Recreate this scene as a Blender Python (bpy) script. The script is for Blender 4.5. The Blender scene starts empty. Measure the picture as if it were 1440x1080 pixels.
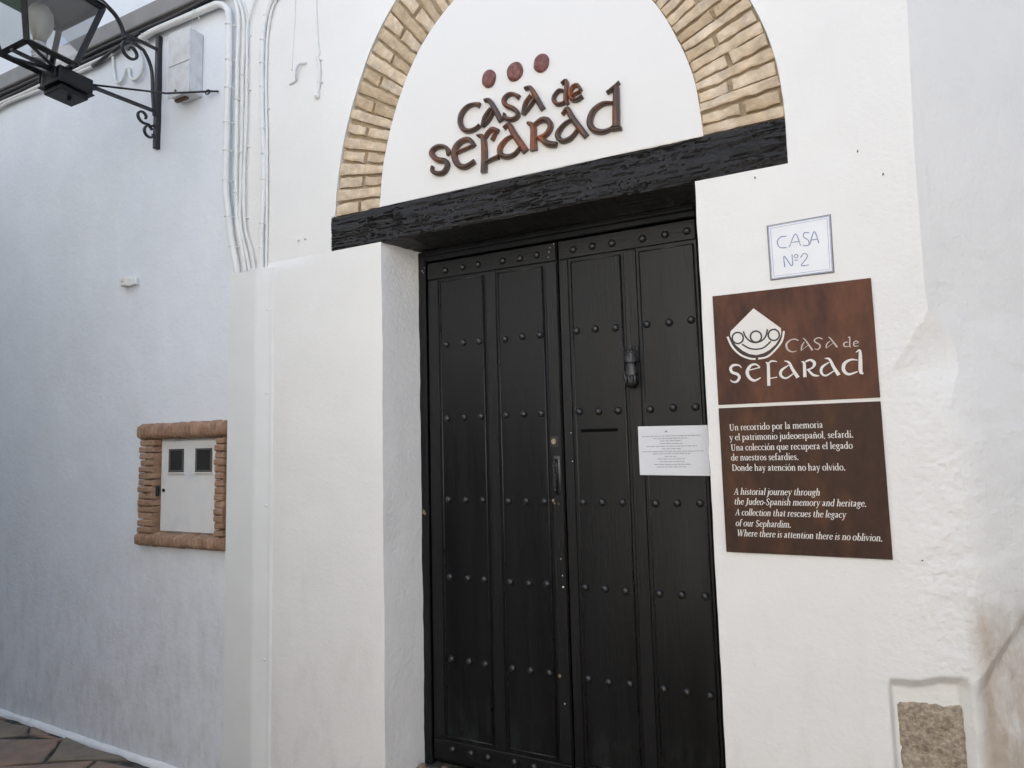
import bpy, bmesh, math, random
from mathutils import Vector, Matrix, noise
R = math.radians
random.seed(7)
C = bpy.context.scene.collection
SC = bpy.context.scene

# ------------------------------------------------------------------ camera
cam_d = bpy.data.cameras.new('camera')
cam = bpy.data.objects.new('camera', cam_d)
C.objects.link(cam)
SC.camera = cam
cam_d.sensor_width = 36.0
cam_d.sensor_fit = 'HORIZONTAL'
cam_d.lens = 900.0 / 1440.0 * 36.0
cam_d.clip_start = 0.05
cam_d.clip_end = 500
# facade plane is y = 0, the lane is towards -y; camera basis columns: right, up, back (x right, y up, z to viewer)
RM = ((0.9017929620828096, 0.062119313388364905, 0.4276805401723004),
      (-0.02571504342684821, 0.9955750887911851, -0.09038240492473751),
      (-0.43140258469261383, 0.07050839299389834, 0.8994000091382868))
cols = []
for k in range(3):
    v = Vector((RM[0][k], -RM[2][k], RM[1][k]))
    cols.append(v.normalized())
m = Matrix.Identity(4)
for k in range(3):
    for r in range(3):
        m[r][k] = cols[k][r]
m.translation = (0.0, -2.56, 1.55)
cam.matrix_world = m

# ------------------------------------------------------------------ light
SUN_EL, SUN_AZ = 50.0, 20.0        # azimuth from +y (behind the facade) towards +x
w = bpy.data.worlds.new('World')
SC.world = w
w.use_nodes = True
nt = w.node_tree
bg = nt.nodes['Background']
sky = nt.nodes.new('ShaderNodeTexSky')
sky.sky_type = 'NISHITA'
sky.sun_disc = False
sky.sun_elevation = R(SUN_EL)
sky.sun_rotation = R(SUN_AZ)
sky.air_density = 1.0
sky.dust_density = 1.0
sky.ozone_density = 1.4
nt.links.new(sky.outputs[0], bg.inputs[0])
bg.inputs[1].default_value = 0.10
sun_d = bpy.data.lights.new('sun', 'SUN')
sun_d.energy = 4.9
sun_d.angle = R(0.5)
sun_d.color = (1.0, 0.94, 0.86)
sun = bpy.data.objects.new('sun', sun_d)
C.objects.link(sun)
sd = Vector((math.sin(R(SUN_AZ)) * math.cos(R(SUN_EL)), math.cos(R(SUN_AZ)) * math.cos(R(SUN_EL)), math.sin(R(SUN_EL))))
sun.rotation_euler = sd.to_track_quat('Z', 'Y').to_euler()
sun.location = sd * 30
SC.view_settings.view_transform = 'Standard'
SC.view_settings.look = 'None'
SC.view_settings.gamma = 1.0
SC.view_settings.exposure = 2.12
SC.render.engine = 'CYCLES'
SC.cycles.use_denoising = True
SC.cycles.max_bounces = 10
SC.cycles.diffuse_bounces = 7
SC.cycles.sample_clamp_indirect = 6.0

# ------------------------------------------------------------------ materials
def mat(name, col, rough=0.8, metal=0.0, spec=0.5, var=0.0, vscale=6.0, bump=0.0, bscale=60.0, stretch=(1, 1, 1),
        col2=None, c2scale=3.0, c2lo=0.45, c2hi=0.65, bump2=0.0, b2scale=8.0, rvar=0.0, bdist=0.004):
    ma = bpy.data.materials.new(name)
    ma.use_nodes = True
    n = ma.node_tree.nodes
    l = ma.node_tree.links
    bs = n['Principled BSDF']
    bs.inputs['Roughness'].default_value = rough
    bs.inputs['Metallic'].default_value = metal
    bs.inputs['Specular IOR Level'].default_value = spec
    tc = n.new('ShaderNodeTexCoord')
    mp = n.new('ShaderNodeMapping')
    mp.inputs['Scale'].default_value = stretch
    l.new(tc.outputs['Object'], mp.inputs[0])
    base = n.new('ShaderNodeRGB')
    base.outputs[0].default_value = (*col, 1)
    out = base.outputs[0]
    if col2 is not None:
        t = n.new('ShaderNodeTexNoise')
        t.inputs['Scale'].default_value = c2scale
        t.inputs['Detail'].default_value = 6
        t.inputs['Roughness'].default_value = 0.6
        l.new(mp.outputs[0], t.inputs['Vector'])
        mr = n.new('ShaderNodeMapRange')
        mr.inputs[1].default_value = c2lo
        mr.inputs[2].default_value = c2hi
        l.new(t.outputs[0], mr.inputs[0])
        mx = n.new('ShaderNodeMixRGB')
        mx.inputs[2].default_value = (*col2, 1)
        l.new(mr.outputs[0], mx.inputs[0])
        l.new(out, mx.inputs[1])
        out = mx.outputs[0]
    if var > 0:
        t = n.new('ShaderNodeTexNoise')
        t.inputs['Scale'].default_value = vscale
        t.inputs['Detail'].default_value = 8
        t.inputs['Roughness'].default_value = 0.65
        l.new(mp.outputs[0], t.inputs['Vector'])
        mr = n.new('ShaderNodeMapRange')
        mr.inputs[1].default_value = 0.3
        mr.inputs[2].default_value = 0.7
        mr.inputs[3].default_value = 1 - var
        mr.inputs[4].default_value = 1 + var
        l.new(t.outputs[0], mr.inputs[0])
        hs = n.new('ShaderNodeHueSaturation')
        l.new(mr.outputs[0], hs.inputs['Value'])
        l.new(out, hs.inputs['Color'])
        out = hs.outputs[0]
        if rvar > 0:
            m2 = n.new('ShaderNodeMapRange')
            m2.inputs[1].default_value = 0.3
            m2.inputs[2].default_value = 0.7
            m2.inputs[3].default_value = max(0.05, rough - rvar)
            m2.inputs[4].default_value = min(1, rough + rvar)
            l.new(t.outputs[0], m2.inputs[0])
            l.new(m2.outputs[0], bs.inputs['Roughness'])
    l.new(out, bs.inputs['Base Color'])
    prev = None
    for amt, sca in ((bump2, b2scale), (bump, bscale)):
        if amt > 0:
            t = n.new('ShaderNodeTexNoise')
            t.inputs['Scale'].default_value = sca
            t.inputs['Detail'].default_value = 6
            t.inputs['Roughness'].default_value = 0.6
            l.new(mp.outputs[0], t.inputs['Vector'])
            b = n.new('ShaderNodeBump')
            b.inputs['Strength'].default_value = amt
            b.inputs['Distance'].default_value = bdist
            l.new(t.outputs[0], b.inputs['Height'])
            if prev:
                l.new(prev, b.inputs['Normal'])
            prev = b.outputs[0]
    if prev:
        l.new(prev, bs.inputs['Normal'])
    ma['nodes_out'] = 1
    return ma

M = {}
M['plaster'] = mat('whitewashed plaster', (0.80, 0.79, 0.765), 0.85, var=0.03, vscale=2.2, bump=0.35, bscale=55, bump2=0.5, b2scale=9, bdist=0.004)
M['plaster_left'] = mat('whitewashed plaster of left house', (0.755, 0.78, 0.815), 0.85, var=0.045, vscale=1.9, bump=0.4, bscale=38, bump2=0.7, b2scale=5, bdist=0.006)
M['plaster_rough'] = mat('rough lumpy whitewash', (0.79, 0.78, 0.755), 0.88, var=0.03, vscale=3, bump=0.8, bscale=48, bump2=0.9, b2scale=18, bdist=0.006)
M['plaster_smooth'] = mat('smooth tympanum plaster', (0.775, 0.765, 0.745), 0.8, var=0.012, vscale=2, bump=0.12, bscale=70)
M['white_paint'] = mat('white painted metal', (0.76, 0.765, 0.75), 0.5, var=0.03, vscale=5, bump=0.08, bscale=40)
M['cable_white'] = mat('white painted cable', (0.76, 0.76, 0.74), 0.55, var=0.06, vscale=12)
M['cable_black'] = mat('black cable', (0.02, 0.02, 0.024), 0.5)
M['brick_tan'] = mat('pale tan brick', (0.58, 0.455, 0.315), 0.9, var=0.32, vscale=14, bump=0.9, bscale=70, bump2=0.8, b2scale=22, bdist=0.006,
                     col2=(0.68, 0.57, 0.44), c2scale=9, c2lo=0.45, c2hi=0.7)
M['brick_tan2'] = mat('ochre tan brick', (0.47, 0.35, 0.225), 0.9, var=0.22, vscale=16, bump=0.9, bscale=80, bump2=0.8, b2scale=20, bdist=0.006,
                      col2=(0.60, 0.48, 0.33), c2scale=11, c2lo=0.45, c2hi=0.7)
M['mortar_tan'] = mat('sandy mortar', (0.40, 0.32, 0.215), 0.95, var=0.2, vscale=25, bump=1.0, bscale=90, bump2=0.6, b2scale=30, bdist=0.006)
M['brick_red'] = mat('reddish rounded brick', (0.33, 0.20, 0.13), 0.9, var=0.25, vscale=18, bump=1.0, bscale=75, bump2=0.8, b2scale=25, bdist=0.006,
                     col2=(0.42, 0.27, 0.18), c2scale=14)
M['mortar_red'] = mat('reddish mortar', (0.23, 0.13, 0.085), 0.95, var=0.2, vscale=25, bump=0.8, bscale=80)
M['black_wood'] = mat('black painted door wood', (0.0050, 0.0052, 0.0058), 0.37, spec=0.29, var=0.4, vscale=3, bump=0.3, bscale=38, stretch=(3.2, 3.2, 0.22),
                      bump2=0.15, b2scale=10, rvar=0.08, bdist=0.003)
M['black_wood2'] = mat('black painted stile wood', (0.0065, 0.0065, 0.0070), 0.42, spec=0.32, var=0.25, vscale=6, bump=0.7, bscale=42, stretch=(3.5, 3.5, 0.2),
                       bump2=0.35, b2scale=12, rvar=0.1, bdist=0.003)
M['black_rail'] = mat('black painted rail wood', (0.0065, 0.0065, 0.0070), 0.42, spec=0.32, var=0.25, vscale=6, bump=0.7, bscale=42, stretch=(0.2, 3.5, 3.5),
                      bump2=0.3, b2scale=12, rvar=0.1, bdist=0.003)
M['beam'] = mat('weathered black beam', (0.016, 0.0145, 0.0135), 0.45, spec=0.5, var=0.5, vscale=14, bump=1.0, bscale=60, stretch=(0.22, 2.6, 2.6),
                bump2=1.0, b2scale=17, rvar=0.15, bdist=0.010)
M['black_metal'] = mat('black painted iron', (0.014, 0.014, 0.015), 0.32, spec=0.6, var=0.3, vscale=20, bump=0.2, bscale=60, rvar=0.08)
M['lamp_iron'] = mat('dark grey forged iron', (0.022, 0.0235, 0.027), 0.5, spec=0.4, var=0.3, vscale=15, bump=0.3, bscale=50, rvar=0.1)
M['lamp_black'] = mat('black lamp sheet metal', (0.006, 0.0065, 0.008), 0.45, spec=0.3, var=0.2, vscale=10)
M['rust'] = mat('rusty brown iron', (0.10, 0.06, 0.04), 0.7, var=0.4, vscale=30, bump=0.5)
M['brass'] = mat('worn brass', (0.36, 0.30, 0.20), 0.4, metal=0.8, var=0.3, vscale=60)
M['letter_wood'] = mat('varnished brown letter wood', (0.075, 0.045, 0.033), 0.38, spec=0.5, var=0.3, vscale=14, stretch=(1, 1, 1),
                       col2=(0.21, 0.062, 0.018), c2scale=7, c2lo=0.50, c2hi=0.68, bump=0.25, bscale=60, rvar=0.06)
M['disc_red'] = mat('dark red glazed clay', (0.15, 0.042, 0.032), 0.42, var=0.35, vscale=70, bump=0.6, bscale=90, col2=(0.22, 0.10, 0.08), c2scale=50)
M['corten'] = mat('rust brown sign metal', (0.122, 0.050, 0.028), 0.55, spec=0.2, var=0.22, vscale=26, stretch=(1.4, 1, 0.55),
                  col2=(0.050, 0.022, 0.016), c2scale=4.0, c2lo=0.42, c2hi=0.66, rvar=0.06)
M['corten_dark'] = mat('dark brown sign metal', (0.052, 0.026, 0.017), 0.55, spec=0.2, var=0.3, vscale=20, stretch=(1.2, 1, 0.6),
                       col2=(0.095, 0.042, 0.019), c2scale=4.5, c2lo=0.5, c2hi=0.68, rvar=0.06)
M['sign_white'] = mat('off white lettering', (0.74, 0.71, 0.67), 0.6)
M['sign_pink'] = mat('pale pinkish lettering', (0.55, 0.47, 0.42), 0.6)
M['sign_line'] = mat('dark line', (0.03, 0.027, 0.027), 0.6)
M['tile_white'] = mat('glazed white tile', (0.70, 0.72, 0.75), 0.22, var=0.04, vscale=9, bump=0.1, bscale=20)
M['tile_blue'] = mat('blue tile paint', (0.13, 0.19, 0.37), 0.3, col2=(0.30, 0.33, 0.38), c2scale=40)
M['tile_edge'] = mat('grey tile joint', (0.20, 0.20, 0.21), 0.8)
M['paper'] = mat('white paper', (0.72, 0.73, 0.76), 0.6, var=0.015, vscale=8, bump=0.2, bscale=7, bdist=0.01)
M['ink'] = mat('grey ink', (0.22, 0.22, 0.24), 0.7)
M['cabinet'] = mat('white enamel cabinet door', (0.76, 0.76, 0.745), 0.35, var=0.03, vscale=9, col2=(0.66, 0.67, 0.69), c2scale=6, c2lo=0.52, c2hi=0.7)
M['plastic_white'] = mat('grey white plastic', (0.62, 0.625, 0.63), 0.5, var=0.05, vscale=18, col2=(0.52, 0.52, 0.51), c2scale=12)
M['dark_glass'] = mat('dark window glass', (0.035, 0.036, 0.033), 0.12, spec=0.5)
M['rubber'] = mat('dark grey gasket', (0.09, 0.09, 0.088), 0.6)
M['stone_raw'] = mat('pitted old stone', (0.50, 0.42, 0.32), 0.95, var=0.4, vscale=70, bump=1.0, bscale=110, bump2=1.0, b2scale=45, bdist=0.010,
                     col2=(0.30, 0.235, 0.18), c2scale=48, c2lo=0.42, c2hi=0.7)
M['cornice'] = mat('grey painted ledge', (0.25, 0.245, 0.24), 0.85, var=0.12, vscale=9, bump=0.5)
M['slab'] = mat('reddish brown paving stone', (0.27, 0.18, 0.125), 0.75, var=0.22, vscale=9, bump=0.6, bscale=35, bump2=0.5, b2scale=8,
                col2=(0.17, 0.145, 0.105), c2scale=3.2, c2lo=0.4, c2hi=0.65)
M['slab2'] = mat('olive grey paving stone', (0.20, 0.165, 0.115), 0.75, var=0.22, vscale=9, bump=0.6, bscale=35, bump2=0.5, b2scale=8,
                 col2=(0.19, 0.14, 0.11), c2scale=3.0, c2lo=0.5, c2hi=0.7)
M['earth'] = mat('dark joint earth', (0.035, 0.033, 0.026), 0.95, var=0.4, vscale=30, bump=1.0, bscale=50, col2=(0.10, 0.09, 0.075), c2scale=20)
M['pebble'] = mat('brown pebble', (0.24, 0.16, 0.12), 0.7, var=0.3, vscale=12, bump=0.3)
M['roof_tile'] = mat('terracotta roof tile', (0.42, 0.20, 0.11), 0.85, var=0.3, vscale=9)
M['stone_wall'] = mat('grey brown rubble stone wall', (0.27, 0.28, 0.29), 0.9, var=0.3, vscale=6, bump=0.6, bscale=12)  # dark grey for the unseen house across the lane, chosen to cut bounce
M['shutter'] = mat('green shutter paint', (0.04, 0.065, 0.055), 0.5)

def add_dirt(ma, z_top, z_soft, col, amount, scale, x_edge=None, lo=0.50, hi=0.72):
    """soft grime with its own noise shape, stronger near the foot of a wall"""
    n = ma.node_tree.nodes
    l = ma.node_tree.links
    bs = n['Principled BSDF']
    src = bs.inputs['Base Color'].links[0].from_socket
    tc = n.new('ShaderNodeTexCoord')
    sx = n.new('ShaderNodeSeparateXYZ')
    l.new(tc.outputs['Object'], sx.inputs[0])
    mr = n.new('ShaderNodeMapRange')
    mr.inputs[1].default_value = z_top
    mr.inputs[2].default_value = z_top - z_soft
    l.new(sx.outputs[2], mr.inputs[0])
    t = n.new('ShaderNodeTexNoise')
    t.inputs['Scale'].default_value = scale
    t.inputs['Detail'].default_value = 9
    t.inputs['Roughness'].default_value = 0.7
    mpp = n.new('ShaderNodeMapping')
    mpp.inputs['Scale'].default_value = (1.3, 1.3, 0.5)
    l.new(tc.outputs['Object'], mpp.inputs[0])
    l.new(mpp.outputs[0], t.inputs['Vector'])
    r2 = n.new('ShaderNodeMapRange')
    r2.inputs[1].default_value = lo
    r2.inputs[2].default_value = hi
    l.new(t.outputs[0], r2.inputs[0])
    mu = n.new('ShaderNodeMath')
    mu.operation = 'MULTIPLY'
    l.new(mr.outputs[0], mu.inputs[0])
    l.new(r2.outputs[0], mu.inputs[1])
    fac = mu.outputs[0]
    if x_edge is not None:
        m3 = n.new('ShaderNodeMapRange')
        m3.inputs[1].default_value = x_edge[0]
        m3.inputs[2].default_value = x_edge[1]
        l.new(sx.outputs[0], m3.inputs[0])
        mm = n.new('ShaderNodeMath')
        mm.operation = 'MULTIPLY'
        l.new(fac, mm.inputs[0])
        l.new(m3.outputs[0], mm.inputs[1])
        fac = mm.outputs[0]
    m2 = n.new('ShaderNodeMath')
    m2.operation = 'MULTIPLY'
    m2.inputs[1].default_value = amount
    l.new(fac, m2.inputs[0])
    mx = n.new('ShaderNodeMixRGB')
    mx.inputs[2].default_value = (*col, 1)
    l.new(m2.outputs[0], mx.inputs[0])
    l.new(src, mx.inputs[1])
    l.new(mx.outputs[0], bs.inputs['Base Color'])

def mask_bump(ma, x0, x1):
    n = ma.node_tree.nodes
    l = ma.node_tree.links
    tc = n.new('ShaderNodeTexCoord')
    sx = n.new('ShaderNodeSeparateXYZ')
    l.new(tc.outputs['Object'], sx.inputs[0])
    for b in [k for k in n if k.type == 'BUMP']:
        full = b.inputs['Strength'].default_value
        mr = n.new('ShaderNodeMapRange')
        mr.inputs[1].default_value = x0
        mr.inputs[2].default_value = x1
        mr.inputs[3].default_value = full * (0.5 if full > 0.95 else 0.39)
        mr.inputs[4].default_value = full
        l.new(sx.outputs[0], mr.inputs[0])
        l.new(mr.outputs[0], b.inputs['Strength'])
M['plaster_corner'] = mat('whitewash of the rough corner', (0.80, 0.79, 0.765), 0.85, var=0.03, vscale=2.2, bump=0.9, bscale=55, bump2=1.0, b2scale=9, bdist=0.004)
mask_bump(M['plaster_corner'], 0.12, 0.36)
add_dirt(M['plaster_left'], 1.3, 1.3, (0.42, 0.40, 0.37), 0.6, 11, None, 0.45, 0.8)
add_dirt(M['plaster'], 1.2, 1.2, (0.50, 0.48, 0.43), 0.35, 6)
add_dirt(M['plaster_corner'], 1.05, 0.15, (0.44, 0.35, 0.26), 0.85, 4, (0.385, 0.44), 0.28, 0.55)
add_dirt(M['black_wood'], 0.35, 0.35, (0.030, 0.045, 0.040), 0.9, 12)

add_dirt(M['plaster'], 9.0, 1.0, (0.45, 0.43, 0.40), 0.30, 24, None, 0.66, 0.74)
add_dirt(M['plaster_left'], 9.0, 1.0, (0.40, 0.40, 0.41), 0.32, 22, None, 0.65, 0.74)
add_dirt(M['plaster_left'], 9.0, 1.0, (0.86, 0.86, 0.86), 0.35, 3.5, None, 0.52, 0.68)
mg = bpy.data.materials.new('lantern glass')
mg.use_nodes = True
gn = mg.node_tree.nodes
gl = mg.node_tree.links
for x in list(gn):
    if x.type != 'OUTPUT_MATERIAL':
        gn.remove(x)
go = [x for x in gn if x.type == 'OUTPUT_MATERIAL'][0]
tr = gn.new('ShaderNodeBsdfTransparent')
tr.inputs[0].default_value = (0.84, 0.85, 0.87, 1)
gs = gn.new('ShaderNodeBsdfGlossy')
gs.inputs['Roughness'].default_value = 0.03
gm = gn.new('ShaderNodeMixShader')
fr = gn.new('ShaderNodeLayerWeight')
fr.inputs[0].default_value = 0.5
pw = gn.new('ShaderNodeMath')
pw.operation = 'POWER'
pw.inputs[1].default_value = 3.0
gl.new(fr.outputs['Facing'], pw.inputs[0])
ad = gn.new('ShaderNodeMath')
ad.operation = 'MULTIPLY_ADD'
ad.inputs[1].default_value = 0.7
ad.inputs[2].default_value = 0.10
gl.new(pw.outputs[0], ad.inputs[0])
gl.new(ad.outputs[0], gm.inputs[0])
gl.new(tr.outputs[0], gm.inputs[1])
gl.new(gs.outputs[0], gm.inputs[2])
gl.new(gm.outputs[0], go.inputs[0])
M['glass'] = mg

# ------------------------------------------------------------------ helpers
def mesh_obj(name, bm, material, parent=None, smooth=False, loc=None):
    me = bpy.data.meshes.new(name)
    if name not in ('glass_pane', 'plaster_wall', 'corner_plaster'):
        bmesh.ops.recalc_face_normals(bm, faces=bm.faces[:])
    bm.to_mesh(me)
    bm.free()
    if smooth:
        for p in me.polygons:
            p.use_smooth = True
    if material is not None:
        me.materials.append(material)
    o = bpy.data.objects.new(name, me)
    C.objects.link(o)
    if parent is not None:
        o.parent = parent
    if loc is not None:
        o.location = loc
    return o

def share(src, parent, loc, name=None):
    o = src.copy()
    C.objects.link(o)
    o.parent = parent
    o.location = loc
    return o

def thing(name, label, cat, loc=(0, 0, 0), group=None):
    o = bpy.data.objects.new(name, None)
    C.objects.link(o)
    o.empty_display_size = 0.1
    o['label'] = label
    o['category'] = cat
    if group:
        o['group'] = group
    return o

def tag(o, label, cat, group=None, kind=None):
    o['label'] = label
    o['category'] = cat
    if group:
        o['group'] = group
    if kind:
        o['kind'] = kind

def box(bm, x0, x1, y0, y1, z0, z1, bev=0.0, jit=0.0):
    vs = [bm.verts.new((x, y, z)) for x in (x0, x1) for y in (y0, y1) for z in (z0, z1)]
    fs = [(0, 1, 3, 2), (4, 6, 7, 5), (0, 4, 5, 1), (2, 3, 7, 6), (0, 2, 6, 4), (1, 5, 7, 3)]
    faces = [bm.faces.new([vs[i] for i in f]) for f in fs]
    if jit:
        for v in vs:
            v.co += Vector([random.uniform(-jit, jit) for _ in range(3)])
    if bev > 0:
        es = list({e for f in faces for e in f.edges})
        bmesh.ops.bevel(bm, geom=es, offset=bev, segments=1, affect='EDGES', profile=0.5)
    return vs

def boxobj(name, dims, material, parent=None, bev=0.0):
    bm = bmesh.new()
    box(bm, *dims, bev=bev)
    return mesh_obj(name, bm, material, parent)

def tube(bm, pts, rad, seg=8, closed=False, caps=True):
    pts = [Vector(p) for p in pts]
    n = len(pts)
    rads = rad if isinstance(rad, (list, tuple)) else [rad] * n
    rings = []
    up = None
    for i, p in enumerate(pts):
        if closed:
            d = pts[(i + 1) % n] - pts[i - 1]
        else:
            d = pts[min(i + 1, n - 1)] - pts[max(i - 1, 0)]
        d.normalize()
        if up is None:
            up = Vector((0, -1, 0)) if abs(d.y) < 0.8 else Vector((1, 0, 0))
        s = d.cross(up)
        if s.length < 1e-4:
            s = d.orthogonal()
        s.normalize()
        up = s.cross(d).normalized()
        rings.append([bm.verts.new(p + (s * math.cos(2 * math.pi * k / seg) + up * math.sin(2 * math.pi * k / seg)) * rads[i]) for k in range(seg)])
    for i in range(n if closed else n - 1):
        a, b = rings[i], rings[(i + 1) % n]
        for k in range(seg):
            bm.faces.new((a[k], a[(k + 1) % seg], b[(k + 1) % seg], b[k]))
    if caps and not closed:
        bm.faces.new(rings[0][::-1])
        bm.faces.new(rings[-1])

def flatbar(bm, pts, w_, t_, side=Vector((1, 0, 0))):
    """rectangular bar along pts; width w_ along side, thickness t_ across it"""
    pts = [Vector(p) for p in pts]
    rings = []
    n = len(pts)
    for i, p in enumerate(pts):
        d = (pts[min(i + 1, n - 1)] - pts[max(i - 1, 0)]).normalized()
        s = side
        u = d.cross(s).normalized()
        rings.append([bm.verts.new(p + s * a * w_ / 2 + u * b * t_ / 2) for a, b in ((-1, -1), (1, -1), (1, 1), (-1, 1))])
    for i in range(n - 1):
        for k in range(4):
            bm.faces.new((rings[i][k], rings[i][(k + 1) % 4], rings[i + 1][(k + 1) % 4], rings[i + 1][k]))
    bm.faces.new(rings[0][::-1])
    bm.faces.new(rings[-1])

def spline(pts, n=6):
    """Catmull-Rom through tuples of any length"""
    out = []
    P = [pts[0]] + list(pts) + [pts[-1]]
    for i in range(1, len(P) - 2):
        for k in range(n):
            t = k / n
            q = []
            for a, b, c, d in zip(P[i - 1], P[i], P[i + 1], P[i + 2]):
                q.append(0.5 * ((2 * b) + (-a + c) * t + (2 * a - 5 * b + 4 * c - d) * t * t + (-a + 3 * b - 3 * c + d) * t ** 3))
            out.append(tuple(q))
    out.append(tuple(pts[-1]))
    return out

def stroke(bm, pts, y_back, y_side, y_ridge, sm=5, wmul=1.0):
    """pen stroke (x, z, width) as a solid standing on y_back, sides to y_side, ridge at y_ridge (towards -y)"""
    p = spline(pts, sm) if len(pts) > 2 else pts
    rings = []
    n = len(p)
    for i in range(n):
        a = p[max(i - 1, 0)]
        b = p[min(i + 1, n - 1)]
        d = Vector((b[0] - a[0], b[1] - a[1]))
        d = d.normalized() if d.length > 1e-9 else Vector((1, 0))
        nx, nz = -d.y, d.x
        h = max(p[i][2] * wmul, 0.0008) / 2
        x, z = p[i][0], p[i][1]
        prof = [(-h, y_back), (-h, y_side), (-h * 0.35, y_ridge), (h * 0.35, y_ridge), (h, y_side), (h, y_back)]
        rings.append([bm.verts.new((x + nx * u, y, z + nz * u)) for u, y in prof])
    k6 = len(rings[0])
    for i in range(n - 1):
        for k in range(k6):
            bm.faces.new((rings[i][k], rings[i][(k + 1) % k6], rings[i + 1][(k + 1) % k6], rings[i + 1][k]))
    bm.faces.new(rings[0][::-1])
    bm.faces.new(rings[-1])

def fbm(x, y, z=0.0):
    return noise.fractal(Vector((x, y, z)), 1.0, 2.0, 4)

def interp(tab, z):
    if z <= tab[0][0]:
        return tab[0][1]
    for (a, va), (b, vb) in zip(tab, tab[1:]):
        if z <= b:
            t = (z - a) / (b - a)
            return va + (vb - va) * t
    return tab[-1][1]

def patch(bm, xl, xr, z0, z1, yf, dx=0.03, dz=0.03, wob=1.0):
    """grid between curves xl(z) and xr(z); yf(x, z) gives the depth"""
    nz = max(1, int(round((z1 - z0) / dz)))
    wmax = max(xr(z0) - xl(z0), xr(z1) - xl(z1), xr((z0 + z1) / 2) - xl((z0 + z1) / 2))
    nx = max(1, int(round(wmax / dx)))
    rows = []
    for j in range(nz + 1):
        z = z0 + (z1 - z0) * j / nz
        a, b = xl(z), xr(z)
        rows.append([bm.verts.new((a + (b - a) * i / nx, yf(a + (b - a) * i / nx, z), z)) for i in range(nx + 1)])
    for j in range(nz):
        for i in range(nx):
            bm.faces.new((rows[j][i], rows[j][i + 1], rows[j + 1][i + 1], rows[j + 1][i]))
    return rows

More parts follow.
